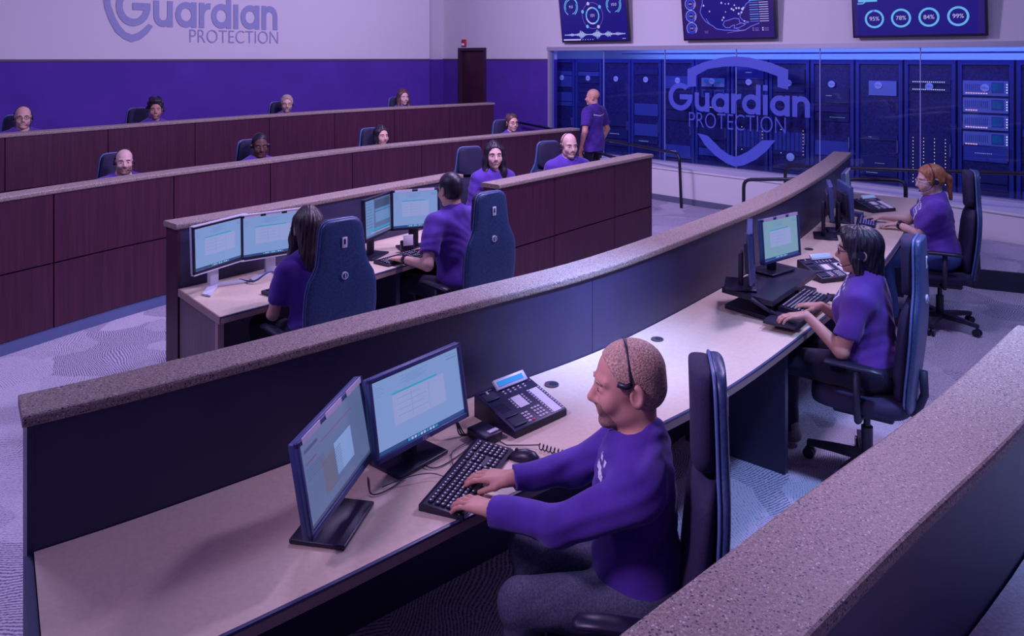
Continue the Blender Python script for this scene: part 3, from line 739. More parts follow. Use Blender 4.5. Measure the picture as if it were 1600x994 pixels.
# ---------- phones ----------
M_plate = mat('phone_plate', (.022, .026, .07), .42)
def make_phone(label, c, z, wdir, lcd=M_lcd, group='console telephones', w=.285, d=.245):
    r = root('desk_phone', label, 'telephone', (c[0], c[1], z), ang(wdir), group)
    hf, hb = .022, .088
    T = Matrix.Translation((0, -d / 2, hf)) @ Matrix.Rotation(math.atan2(hb - hf, d), 4, 'X')      # top plane: x across, y up the slope
    D = math.hypot(d, hb - hf)
    b = MB(); b.loft([[(x, -d / 2, 0), (x, d / 2, 0), (x, d / 2, hb), (x, -d / 2, hf)] for x in (-w / 2, w / 2)], smooth=False)
    b.box((0, D / 2, .003), (w, D, .010), 1, M=T, bev=.004)
    bo = b.build('phone_body', [M_black, M_plate], r)
    # handset cradle: two wells at the left
    for y, s in ((.045, .062), (D - .045, .06)):
        q = MB()
        q.box((-w / 2 + .042, y, .0085), (.062, s, .004), 0, M=T, bev=.002)
        q.box((-w / 2 + .042, y - s / 2 + .004, .011), (.062, .008, .010), 1, M=T, bev=.002); q.box((-w / 2 + .042, y + s / 2 - .004, .011), (.062, .008, .010), 1, M=T, bev=.002)
        if y > .1: q.box((-w / 2 + .042, D - .03, .012), (.006, .016, .008), 2, M=T)
        q.build('handset_cradle', [M_gap, M_plate, M_btn], bo)
    g = MB()
    for i in range(9): g.box((-w / 2 + .042, D / 2 - .022 + i * .0055, .0085), (.05, .0018, .002), 0, M=T)
    g.build('speaker_grille', M_gap, bo)
    sc = MB(); TS = T @ Matrix.Translation((.035, D - .012, .012)) @ Matrix.Rotation(math.radians(28), 4, 'X')
    sc.box((0, .0, .010), (.170, .045, .014), 0, M=TS, bev=.003); sc.box((-.004, 0, .0175), (.140, .022, .002), 1, M=TS)
    sc.build('display', [M_grey, lcd], bo)
    k = MB()
    def btn(x, y, a, b_, mi=0): k.box((x, y, .0095), (a, b_, .005), mi, M=T, bev=.001, seg=1)
    for row in range(2):
        for i in range(5): btn(-.03 + i * .028, D - .05 - row * .013, .010, .007)
    btn(.125, D - .045, .010, .006, 1)
    for i in range(12): btn(.068, .012 + i * .0135, .008, .008); btn(.130, .012 + i * .0135, .008, .008)
    for i in range(5): btn(-.042, .100 + i * .0135, .008, .008); btn(.030, .100 + i * .0135, .008, .008)
    for i in range(3):
        for j in range(4): btn(.008 + i * .017, .018 + j * .017, .011, .010)
    for i in range(2):
        for j in range(4): btn(-.050 + i * .019, .018 + j * .015, .014, .009, 1 if (i == 1 and j == 0) else 0)
    ko = k.build('buttons', [M_btn, M_red], bo); ko['kind'] = 'stuff'
    for (x, y, a, b_) in ((.099, .086, .044, .155), (-.006, .127, .050, .066)):
        MB().box((x, y, .009), (a, b_, .002), M=T).build('key_label_card', M_paper, bo)
    return r
def make_mouse(label, c, z, d, group=None):
    r = root('mouse', label, 'mouse', (c[0], c[1], z), ang(d) - PI / 2, group)
    m = MB(); R = []
    for y, w, h in ((-.056, .008, .008), (-.052, .020, .018), (-.035, .030, .032), (-.005, .031, .037), (.025, .029, .030), (.048, .024, .018), (.056, .012, .010)):
        R.append([(w * math.cos(t), y, max(0, h * math.sin(t))) if math.sin(t) >= 0 else (w * math.cos(t), y, 0) for t in [2 * PI * j / 20 for j in range(20)]])
    m.loft(R); m.build('shell', M_black, r)
    MB().cyl((-.004, .030, .029), (.004, .030, .029), .006, n=12).build('scroll_wheel', M_blackm, r)
    return r
def cord(name, label, pts, r=.0022, m=None, group=None, n=8):
    p = [Vector(q) for q in pts]; P_ = [p[0]] + p + [p[-1]]; out = []
    for i in range(1, len(P_) - 2):
        a, b, c, d = P_[i - 1:i + 3]
        for k in range(n):
            t = k / n; out.append(.5 * (2 * b + (c - a) * t + (2 * a - 5 * b + 4 * c - d) * t * t + (3 * b - a - 3 * c + d) * t ** 3))
    out.append(p[-1])
    o = MB().tube(out, r, 6).build(name, m or M_black); return tag(o, label, 'cable', group)
ZD = .741
# --- station 1 (nearest man)
MON = 'monitors on the desks'
make_monitor('monitor', 'black monitor with paper strips along its top edge, leftmost on the nearest desk', MON, (-.54, 2.40), .972, (.98, -.19), .48, .275, 'chart', strips=3, base='slab', tilt=10, boff=.0)
make_monitor('monitor', 'dark framed monitor with a pale blue form, directly left of the phone', MON, (-.325, 2.75), .975, (.777, -.63), .455, .275, 'form', strips=0, base='slab', tilt=10, brand=True, boff=.07)
make_keyboard('black keyboard under the hands of the nearest man', (-.148, 2.655), ZD, (.357, .934))
make_phone('black multi-button telephone with blue display beside the nearest man', (.035, 3.125), ZD, (.735, .68))
ad = root('headset_adapter', 'small black headset amplifier box in front of the nearest telephone', 'adapter', (-.105, 2.945, ZD), ang((.72, .69)) )
MB().box((0, 0, .018), (.085, .115, .034), bev=.006).build('adapter_case', M_black, ad); MB().box((.012, -.034, .037), (.045, .02, .004), bev=.001).build('slider_switch', M_btn, ad)
make_mouse('black mouse right of the keyboard of the nearest man', (.045, 2.79), ZD, (-.93, .36))
# coiled headset cord
pts = []
c0 = Vector((.10, 2.86, .752)); c1 = Vector((.30, 2.74, .752))
for k in range(220):
    t = k / 219; a = t * 2 * PI * 15; dd = (c1 - c0).normalized(); sd = Vector((-dd.y, dd.x, 0))
    pts.append(c0 + (c1 - c0) * t + sd * math.cos(a) * .010 + Vector((0, 0, 1)) * (math.sin(a) * .010 + .001))
lead = [Vector((-.07, 2.90, .765)), Vector((-.02, 2.88, .746)), Vector((.05, 2.88, .746))]
tag(MB().tube(lead + pts, .0022, 5).build('coiled_cord', M_black), 'coiled black headset cord lying right of the mouse', 'cable')
cord('cable', 'thin black cable from the form-showing monitor towards the keyboard', [(-.37, 2.80, .75), (-.28, 2.72, .746), (-.2, 2.80, .745), (-.15, 2.885, .75)])
cord('cable', 'pale cable looping under the form-showing monitor', [(-.44, 2.60, .745), (-.36, 2.63, .762), (-.28, 2.66, .76), (-.2, 2.66, .746), (-.22, 2.83, .746), (-.13, 2.93, .75)], .0018, M_bluef)
cord('cable', 'black cable between the two nearest monitors', [(-.50, 2.66, .746), (-.47, 2.56, .746), (-.42, 2.58, .746), (-.36, 2.66, .75)])
for k in range(3): cord('cable', 'dark cables bunched between the nearest telephone and the monitor', [(-.27, 3.00, .85 - .03 * k), (-.22, 2.97, .80), (-.2 + .01 * k, 2.96, .746), (-.15, 2.98, .75)], .003, group='cables beside the nearest telephone')
# --- station 2 (woman with dark bob)
ris = root('desk_riser', 'black height-adjustable desk riser under the two monitors of the dark-haired woman', 'desk riser', (0, 0, 0))
rc = [P(1128, 449, .865), P(1207, 471, .865), P(1276, 425, .865), P(1212, 410, .865)]
def slab(name, pts, z0, z1, m, par):
    mb = MB(); n = len(pts); vs = [(x, y, z0) for x, y in pts] + [(x, y, z1) for x, y in pts]
    mb.add(vs, [list(range(n))[::-1], list(range(n, 2 * n))] + [(i, (i + 1) % n, n + (i + 1) % n, n + i) for i in range(n)]); return mb.build(name, m, par)
slab('riser_platform', rc, .835, .865, M_black, ris)
slab('riser_base', [(x * .97 + .055, y * .97 + .14) for x, y in rc], .741, .765, M_black, ris)
kc = (1.648, 4.365); ka = (.62, .78); kn = (.78, -.62)
kt = [(kc[0] + ka[0] * a + kn[0] * b, kc[1] + ka[1] * a + kn[1] * b) for a, b in ((-.38, -.085), (-.38, .085), (.30, .085), (.30, -.085))]
slab('keyboard_tray', kt, .775, .79, M_black, ris)
for a in (-.25, .2): MB().tube([(kc[0] + ka[0] * a - kn[0] * .05, kc[1] + ka[1] * a - kn[1] * .05, .785), (kc[0] + ka[0] * a - kn[0] * .2, kc[1] + ka[1] * a - kn[1] * .2, .85)], .012, 8).build('riser_arm', M_blackm, ris)
for k in range(2):
    x, y = [(1.45, 4.45), (1.68, 4.78)][k]; MB().box((x, y, .80), (.05, .05, .075), bev=.005).build('riser_column', M_blackm, ris)
make_keyboard('black keyboard on the riser tray under the hands of the dark-haired woman', (kc[0] + .02, kc[1] + .03), .791, ka, w=.42, d=.145)
make_mouse('black mouse on the tray right of the dark-haired woman', (1.93, 4.62), .742, (-.6, .7))
make_monitor('monitor', 'edge-on monitor on the black desk riser', MON, (1.405, 4.47), 1.075, (.95, -.30), .44, .29, 'form', bz=.866, tilt=3)
make_monitor('monitor', 'monitor with pale green form on the black desk riser', MON, (1.665, 4.745), 1.085, (.61, -.79), .40, .27, 'formg', bz=.866, strips=3, tilt=4)
make_phone('black multi-button telephone behind the dark-haired woman\'s riser', (2.10, 5.12), ZD, (.95, .31), lcd=M_lcdp)
# --- station 3 (woman with ponytail)
make_monitor('monitor', 'slim edge-on monitor nearest the curved partition at the far desk', MON, (2.60, 6.24), 1.04, (.94, -.33), .40, .28, 'blank', tilt=2, boff=.05)
make_monitor('monitor', 'dark side-on monitor in the middle of the far desk', MON, (2.80, 6.42), 1.00, (.985, -.17), .42, .30, 'blank', tilt=2)
make_monitor('monitor', 'dim monitor with white strips on top at the far desk', MON, (2.99, 6.83), 1.04, (.87, -.49), .42, .31, 'blank', strips=3, tilt=3, boff=.05)
make_keyboard('blue-tinted keyboard of the woman with the ponytail', (3.13, 6.78), ZD, (.45, .89), w=.40, keym=mat('blue_keys', (.06, .05, .30), .4))
make_phone('black multi-button telephone at the far end of the curved desk', (3.47, 7.36), ZD, (.93, .36), lcd=M_lcdp)
ad2 = root('headset_adapter', 'small dark headset amplifier box left of the far telephone', 'adapter', (3.17, 7.08, ZD), ang((.72, .69)))
MB().box((0, 0, .018), (.085, .115, .034), bev=.006).build('adapter_case', M_bluef, ad2)
cord('cable', 'tangled cables behind the far side-on monitor', [(2.66, 6.32, .75), (2.74, 6.36, .80), (2.74, 6.22, .75), (2.82, 6.2, .745)], .006)
# --- row B stations
make_monitor('monitor', 'silver monitor with pale form at the left end of the middle row', MON, (-1.845, 4.87), 1.02, (.90, -.43), .44, .29, 'form', body='silver', base='arc', tilt=2)
make_monitor('monitor', 'silver monitor with taped top partly behind the long-haired woman', MON, (-1.60, 5.16), 1.015, (.62, -.78), .44, .29, 'form', body='silver', base='arc', strips=3, tilt=2)
make_monitor('monitor', 'angled dim grey monitor between the two middle-row workers', MON, (-.975, 5.62), 1.04, (.94, -.34), .40, .30, 'split', body='black', tilt=2)
make_monitor('monitor', 'bright monitor in front of the man with glasses seen from behind', MON, (-.73, 5.83), 1.05, (.40, -.92), .38, .30, 'form', body='black', strips=2, tilt=2, boff=.06)
make_keyboard('black keyboard under the hand of the long-haired woman', (-1.36, 4.86), ZD, (.60, .80), w=.42)
make_keyboard('black keyboard under the hand of the man with glasses', (-.79, 5.56), ZD, (.62, .78), w=.42)
nb = root('sticky_note', 'pale sticky note below the bright middle-row monitor', 'note', (-.78, 5.75, .835), ang((.4, -.92)) + PI / 2)
MB().box((0, -.01, 0), (.075, .004, .08), bev=.001).build('note_sheet', M_paper, nb)
o = MB().tube([(-.78, 5.76, .742), (-.78, 5.76, .80)], .02, 8).build('note_stand', M_black, nb); o.matrix_parent_inverse = Matrix.Identity(4); o.parent = None; bpy.data.objects.remove(o)
MB().box((0, .02, -.05), (.10, .05, .085), bev=.01).build('note_stand', M_black, nb)
cord('cable', 'grey cables looping behind the left silver monitors', [(-1.78, 5.02, .75), (-1.66, 4.95, .76), (-1.58, 5.02, .80), (-1.5, 5.1, .75), (-1.42, 5.15, .745)], .006, M_bluef)
cord('cable', 'black cable running to the keyboard of the long-haired woman', [(-1.5, 5.15, .745), (-1.52, 5.0, .76), (-1.47, 4.92, .75)], .004)

# ---------- wall displays ----------
T_BG = scr('display_navy', (.010, .006, .18), 1.0); T_BG2 = scr('display_violet', (.02, .008, .14), 1.0); T_BL = scr('display_blue', (.02, .03, .45), 1.0)
T_CY = scr('display_cyan', (.12, .40, .75), 1.0); T_W = scr('display_white', (.45, .42, .75), 1.0); T_PK = scr('display_mauve', (.20, .12, .45), 1.0); T_LN = scr('display_line_blue', (.12, .13, .70), 1.0)
TM = [T_BG, T_BG2, T_BL, T_CY, T_W, T_PK, T_LN]
def arc2(mb, cx, cz, r0, r1, a0, a1, mi, T, y, n=32, sx=1):
    n = max(3, int(n * abs(a1 - a0) / 360)); vs = []
    for i in range(n + 1):
        t = math.radians(a0 + (a1 - a0) * i / n)
        for rr in (r0, r1): vs.append((cx + sx * rr * math.cos(t), y, cz + rr * math.sin(t)))
    mb.add(vs, [(2 * i, 2 * i + 2, 2 * i + 3, 2 * i + 1) for i in range(n)], mi, T)
def quad(mb, x0, z0, x1, z1, mi, T, y): mb.add([(x0, y, z0), (x1, y, z0), (x1, y, z1), (x0, y, z1)], [(0, 1, 2, 3)], mi, T)
def pline(mb, pts, w, mi, T, y):
    for (a, b) in zip(pts[:-1], pts[1:]):
        dx, dz = b[0] - a[0], b[1] - a[1]; l = math.hypot(dx, dz) or 1; nx, nz = -dz / l * w / 2, dx / l * w / 2
        mb.add([(a[0] - nx, y, a[1] - nz), (b[0] - nx, y, b[1] - nz), (b[0] + nx, y, b[1] + nz), (a[0] + nx, y, a[1] + nz)], [(0, 1, 2, 3)], mi, T)
def text2(mb, s, size, x, z, mi, T, y):
    v, f = txt_mesh(s, size); mb.add(v, f, mi, T @ Matrix.Translation((x, y, z)) @ RT)
def tv(label, pxl, pxr, zb, H, content, lean=.13):
    a = Q(pxl, 14.9 / (1 + (pxl - 800) / 1200)); b = Q(pxr, 14.9 / (1 + (pxr - 800) / 1200)); W = math.hypot(b[0] - a[0], b[1] - a[1])
    t = (math.hypot(a[0] - DA[0], a[1] - DA[1]) + math.hypot(b[0] - DA[0], b[1] - DA[1])) / 2
    p = swp(t, 0, .12); r = root('wall_display', label, 'screen', (p[0], p[1], zb), -PI / 4, 'large screens above the glass wall')
    T = Matrix.Rotation(math.atan(lean), 4, 'X')
    m = MB(); m.box((0, .03, H / 2), (W, .05, H), M=T, bev=.006); fo = m.build('display_housing', M_black, r)
    s = MB(); content(s, W - .05, H - .05, T @ Matrix.Translation((0, .004, H / 2 + .005))); s.build('display_screen', TM, fo)
    MB().box((0, .11, H * .4), (.4, .10, .3), bev=.01).build('wall_bracket', M_blackm, r)
    return r
def c1(s, W, H, T):
    quad(s, -W / 2, -H / 2, W / 2, H / 2, 0, T, 0); y = -.001
    cz = -H / 2 + .43
    arc2(s, 0.0, cz, .125, .15, 0, 360, 3, T, y); arc2(s, 0, cz, .125, .151, 200, 290, 4, T, y * 2); arc2(s, 0, cz, .125, .151, 90, 130, 4, T, y * 2)
    arc2(s, 0, cz, .222, .229, 0, 360, 5, T, y)
    for a_, m in ((110, 4), (20 + 20, 3), (160, 3), (235, 3), (300, 4)):
        t = math.radians(a_); arc2(s, .225 * math.cos(t), cz + .225 * math.sin(t), 0, .030, 0, 360, m, T, y * 3)
    text2(s, '101', .075, 0, cz, 4, T, y * 2)
    for cx, tx in ((-.47, '9.0'), (.47, '10.0')):
        z2 = cz + .17
        for k, (r0, r1, a0, a1) in enumerate(((.145, .160, -60, 60), (.145, .160, 120, 240), (.120, .132, 100, 200), (.120, .132, -80, 20), (.16, .17, 20, 80))): arc2(s, cx, z2, r0, r1, a0, a1, 3, T, y)
        text2(s, tx, .07, cx, z2, 4, T, y)
    rnd = random.Random(2); n = 120; z0 = -H / 2 + .105
    for i in range(n):
        x = -W / 2 + .05 + (W - .1) * i / n; e = .008 + .07 * (math.exp(-((i - 34) / 6) ** 2) + math.exp(-((i - 66) / 6) ** 2) * 1.1 + .8 * math.exp(-((i - 88) / 5) ** 2) + .25 * math.exp(-((i - 16) / 6) ** 2) + .3 * math.exp(-((i - 106) / 6) ** 2)) * rnd.uniform(.3, 1)
        quad(s, x, z0 - e, x + (W - .1) / n * .8, z0 + e, 4 if i % 4 else 3, T, y)
    quad(s, -W / 2 + .02, -H / 2 + .005, -W / 2 + .42, -H / 2 + .03, 4, T, y)
    for i in range(5): quad(s, -W / 2 + .46 + i * .055, -H / 2 + .01, -W / 2 + .475 + i * .055, -H / 2 + .025, 4, T, y)
    quad(s, W / 2 - .12, -H / 2 + .02, W / 2 - .05, -H / 2 + .027, 4, T, y)
def c2(s, W, H, T):
    quad(s, -W / 2, -H / 2, W / 2, H / 2, 1, T, 0); y = -.001
    for k, cz in enumerate((.16, .35, .54)):
        cx = -W / 2 + .14; cz -= H / 2
        arc2(s, cx, cz, .05, .088, 0, 360, 2, T, y); arc2(s, cx, cz, .088, .094, -60 if k else -50, 290 - 60 * (k == 0), 4, T, y); arc2(s, cx, cz, .046, .05, 0, 360, 6, T, y * 2); arc2(s, cx, cz, .06, .088, -40, 10, 5, T, y * 2)
        text2(s, '0000'[:4], .03, cx, cz, 4, T, y * 2)
    def mp(px, py):   # crop pixels of the display -> screen plane
        return (-W / 2 + (px - 95 - (py * .1)) / 1370 * W, -H / 2 + .02 + (585 - py) / 585 * .52)
    west = [(415, -120), (420, 0), (405, 60), (390, 150), (430, 240), (490, 320), (560, 370), (610, 400), (655, 445), (780, 470), (900, 478), (1000, 485), (1100, 478), (1180, 420), (1300, 370)]
    east = [(1150, 0), (1090, 50), (1060, 130), (1020, 200), (1010, 260), (1060, 320), (1150, 350), (1070, 370), (1010, 350), (1000, 290), (930, 275), (860, 300), (780, 320), (760, 380), (800, 430), (860, 435), (900, 400), (940, 390), (930, 450)]
    land = [mp(*p) for p in west[:11]] + [mp(*p) for p in reversed(east[9:16])] + [mp(*p) for p in reversed(east[:6])] + [mp(1150, -140)]
    s.add([(x, y * .5, z) for x, z in land], [list(range(len(land)))], 0, T)
    pline(s, [mp(*p) for p in west], .012, 6, T, y); pline(s, [mp(*p) for p in east], .012, 6, T, y)
    pline(s, [mp(*p) for p in ((490, 260), (520, 320), (570, 380))], .010, 6, T, y)
    pline(s, [mp(*p) for p in ((960, 390), (1040, 360), (1100, 385), (1000, 440), (940, 440), (1010, 470))], .010, 6, T, y)
    pline(s, [mp(*p) for p in ((830, 520), (950, 500), (1090, 485))], .007, 5, T, y)
    rnd = random.Random(4)
    for (px, py, q) in ((540, 145, 2), (790, 165, 1), (765, 260, 3), (745, 300, 2), (880, 120, 3), (910, 140, 3), (950, 110, 3), (990, 110, 3), (920, 60, 2), (1040, 130, 4), (1055, 110, 3), (1030, 185, 3), (990, 205, 3), (440, 40, 3), (720, 10, 3), (830, 30, 2), (780, 30, 1), (1080, 330, 2)):
        x, z = mp(px, py); arc2(s, x, z, 0, .006 + q * .003, 0, 360, 4, T, y * 2, 12)
    for i in range(14):
        z = -H / 2 + .235 + i * .034; quad(s, W / 2 - .36, z, W / 2 - .22, z + .009, 3 if i % 2 else 6, T, y); quad(s, W / 2 - .21, z, W / 2 - .07, z + .009, 4, T, y)
    for x, m in ((W / 2 - .33, 5), (W / 2 - .18, 4)):
        for k in range(2): quad(s, x, -H / 2 + .10 + k * .03, x + .02, -H / 2 + .12 + k * .03, m, T, y)
        for k in range(3): quad(s, x + .035, -H / 2 + .10 + k * .018, x + .10, -H / 2 + .106 + k * .018, 5, T, y)
    for k in range(3): quad(s, -W / 2 + .36, -H / 2 + .08 + k * .015, -W / 2 + .42, -H / 2 + .084 + k * .015, 5, T, y)
def c3(s, W, H, T):
    quad(s, -W / 2, -H / 2, W / 2, H / 2, 0, T, 0); y = -.001
    for x0, x1 in ((-W / 2, -W / 2 + .05), (W / 2 - .07, W / 2)): quad(s, x0, -H / 2, x1, H / 2, 1, T, y)
    for k, (x, t) in enumerate(((-.50, '95%'), (-.175, '78%'), (.15, '84%'), (.475, '99%'))):
        z = -H / 2 + .215; arc2(s, x, z, .094, .120, 0, 360, 3, T, y); arc2(s, x, z, .094, .121, 85, 85 + (18, 75, 55, 4)[k], 6, T, y * 2) if k < 1 else None
        text2(s, t, .075, x, z, 4, T, y)
    pline(s, [(-W / 2 + .05, -H / 2 + .42), (-W / 2 + .12, -H / 2 + .42), (-W / 2 + .2, -H / 2 + .48), (-.1, -H / 2 + .5), (.1, -H / 2 + .47), (.3, -H / 2 + .52), (.6, -H / 2 + .5)], .014, 3, T, y)
    quad(s, -W / 2 + .06, -H / 2 + .44, -W / 2 + .3, -H / 2 + .60, 3, T, y)
tv('large wall display with ring gauges and a white waveform, leftmost of three', 885, 990.5, 2.468, .86, c1)
tv('large wall display with a blue map, middle of three', 1074.5, 1219, 2.462, .86, c2)
tv('large wall display with four percentage rings, rightmost of three', 1338, 1547.5, 2.458, .86, c3, lean=.10)

# ---------- emblem lettering ----------
def letters(s, T, y, mi=0, t=.25):
    """heavy geometric lettering, x-height 1, returns advance"""
    x = 0; K = .25; cnt = [0]
    def yy(): cnt[0] += 1; return y * (1 + .05 * (cnt[0] % 3))
    def bar(x0, z0, x1, z1): quad(s, x0, z0, x1, z1, mi, T, yy())
    # G
    R = .74; arc2(s, x + R, R, R - K * 1.1, R, 48, 360, mi, T, yy(), 48); bar(x + R * .95, R - .135, x + 2 * R, R + .135); x += 2 * R + .14
    # u
    bar(x, .42, x + K, 1); bar(x + .62, 0, x + .62 + K, 1); arc2(s, x + .435, .435, .435 - K, .435, 180, 360, mi, T, yy()); x += .87 + .12
    # a
    arc2(s, x + .5, .5, .5 - K, .5, 0, 360, mi, T, yy(), 40); bar(x + 1 - K, 0, x + 1, 1); x += 1.12
    # r
    bar(x, 0, x + K, 1); arc2(s, x + .52, .48, .52 - K, .52, 85, 180, mi, T, yy()); x += .60
    # d
    arc2(s, x + .5, .5, .5 - K, .5, 0, 360, mi, T, yy(), 40); bar(x + 1 - K, 0, x + 1, 1.48); x += 1.12
    # i
    bar(x, 0, x + K, 1); bar(x, 1.2, x + K, 1.48); x += K + .12
    # a
    arc2(s, x + .5, .5, .5 - K, .5, 0, 360, mi, T, yy(), 40); bar(x + 1 - K, 0, x + 1, 1); x += 1.12
    # n
    bar(x, 0, x + K, 1); bar(x + .62, 0, x + .62 + K, .56); arc2(s, x + .435, .565, .435 - K, .435, 0, 180, mi, T, yy()); x += .87
    return x
def poly2(s, pts, mi, T, y):
    n = len(pts) // 2      # outer pts then inner pts reversed -> strip
    o = pts[:n]; i = pts[n:][::-1]
    for k in range(n - 1): s.add([(o[k][0], y, o[k][1]), (o[k + 1][0], y, o[k + 1][1]), (i[k + 1][0], y, i[k + 1][1]), (i[k][0], y, i[k][1])], [(0, 1, 2, 3)], mi, T)
def gpt(px, py):    # pixel on the glass plane -> (distance along from GA, height)
    Y = 14.9 / (1 + (px - 800) / 1200) - .006; X = (px - CX) / F * Y; return (math.hypot(X - GA[0], Y - GA[1]), EYE - (py - HY) * Y / F)
film = mat('frosted_blue_film', (.09, .13, .60), .5)
x0, zb = gpt(1045, 181); x1, _ = gpt(1266, 183)
_, zb1 = gpt(1047, 172); _, zb2 = gpt(1264, 183.5); zb = (zb1 + zb2) / 2
s = MB(); 
tmp = MB(); adv = letters(tmp, Matrix.Identity(4), 0)
sc_ = (x1 - x0) / adv
letters(s, MG @ Matrix.Translation((x0, -.0, zb)) @ Matrix.Scale(sc_, 4), -.012 / sc_)
lg = s.build('glass_lettering', film); tag(lg, 'frosted word Guardian applied to the server room glass', 'lettering')
a, z1 = gpt(1077, 200); b, z2 = gpt(1228, 210)
v, f = txt_mesh('PROTECTION', 1.0, off=-.012); xs = [p[0] for p in v]; k = (b - a) / (max(xs) - min(xs)); zz = [p[1] for p in v]
hk = .235 / (max(zz) - min(zz))
s = MB(); s.add([(p[0] * k, p[1] * hk, 0) for p in v], f, 0, MG @ Matrix.Translation(((a + b) / 2, -.012, (z1 + z2) / 2 + .118)) @ RT); tag(s.build('glass_lettering', film), 'frosted thin word PROTECTION on the server room glass', 'lettering')
s = MB()
out = [(1074.5, 136), (1074.5, 108), (1100, 97), (1128, 90), (1149, 88), (1172, 90), (1205, 98), (1231.7, 109), (1231.7, 140)]
inn = [(1088, 135), (1088, 118), (1106, 108), (1130, 104), (1149, 103.5), (1170, 105), (1196, 112), (1215, 119), (1215, 136)]
poly2(s, [gpt(*p) for p in out] + [gpt(*p) for p in reversed(inn)], 0, MG, -.012)
tag(s.build('glass_emblem', film), 'frosted arched upper shield piece above the word on the server room glass', 'emblem'); s = MB()
out = [(1090, 208), (1102, 227), (1118, 243), (1135, 255), (1149, 260.5), (1163, 258), (1182, 249), (1198, 236), (1212, 219)]
inn = [(1106, 212), (1116, 222), (1128, 234), (1140, 242), (1149, 245), (1158, 242), (1170, 236), (1182, 227), (1191, 219.5)]
poly2(s, [gpt(*p) for p in out] + [gpt(*p) for p in reversed(inn)], 0, MG, -.012)
tag(s.build('glass_emblem', film), 'frosted curved lower shield piece under the words on the server room glass', 'emblem')
# wall sign on the back wall
wd = unit((BW1[0] - BW0[0], BW1[1] - BW0[1])); MW = Matrix.Translation((BW0[0], BW0[1], 0)) @ Matrix.Rotation(ang(wd), 4, 'Z')
def wpt(px, py):
    r_ = (px - CX) / F; Y = (BW0[1] - BW0[0]) / (1 - r_); X = r_ * Y
    return (math.hypot(X - BW0[0], Y - BW0[1]), EYE - (py - HY) * Y / F)
sign = mat('wall_sign_blue_grey', (.30, .33, .52), .6)
xg, zg = wpt(181, 43); xe, ze = wpt(433, 44.5)
s = MB(); k = (xe - xg) / adv; letters(s, MW @ Matrix.Translation((xg, 0, (zg + ze) / 2 - .0)) @ Matrix.Scale(k, 4) @ Matrix.Scale(1.22, 4, (0, 0, 1)), -.012 / k)
tag(s.build('wall_lettering', sign), 'grey-blue word Guardian on the white upper back wall', 'lettering')
a, z1 = wpt(296, 67); b, z2 = wpt(434, 70)
s = MB(); v, f = txt_mesh('PROTECTION', 1.0, off=-.012); xs = [p[0] for p in v]; k = (b - a) / (max(xs) - min(xs)); zs = [p[1] for p in v]; hk = .20 / (max(zs) - min(zs))
s.add([(p[0] * k, p[1] * hk, 0) for p in v], f, 0, MW @ Matrix.Translation(((a + b) / 2, -.012, (z1 + z2) / 2 + .10)) @ RT)
tag(s.build('wall_lettering', sign), 'thin grey-blue word PROTECTION on the white upper back wall', 'lettering')
s = MB()
out = [(160, -12), (163, 12), (170, 32), (180, 50), (193, 61), (206, 66), (219, 62), (230, 53), (239, 41)]
inn = [(171, -12), (173, 8), (179, 25), (187, 40), (196, 50), (206, 54), (215, 51), (224, 45), (232, 37)]
poly2(s, [wpt(*p) for p in out] + [wpt(*p) for p in reversed(inn)], 0, MW, -.010)
tag(s.build('wall_emblem', sign), 'grey-blue shield outline behind the first letter on the back wall', 'emblem')
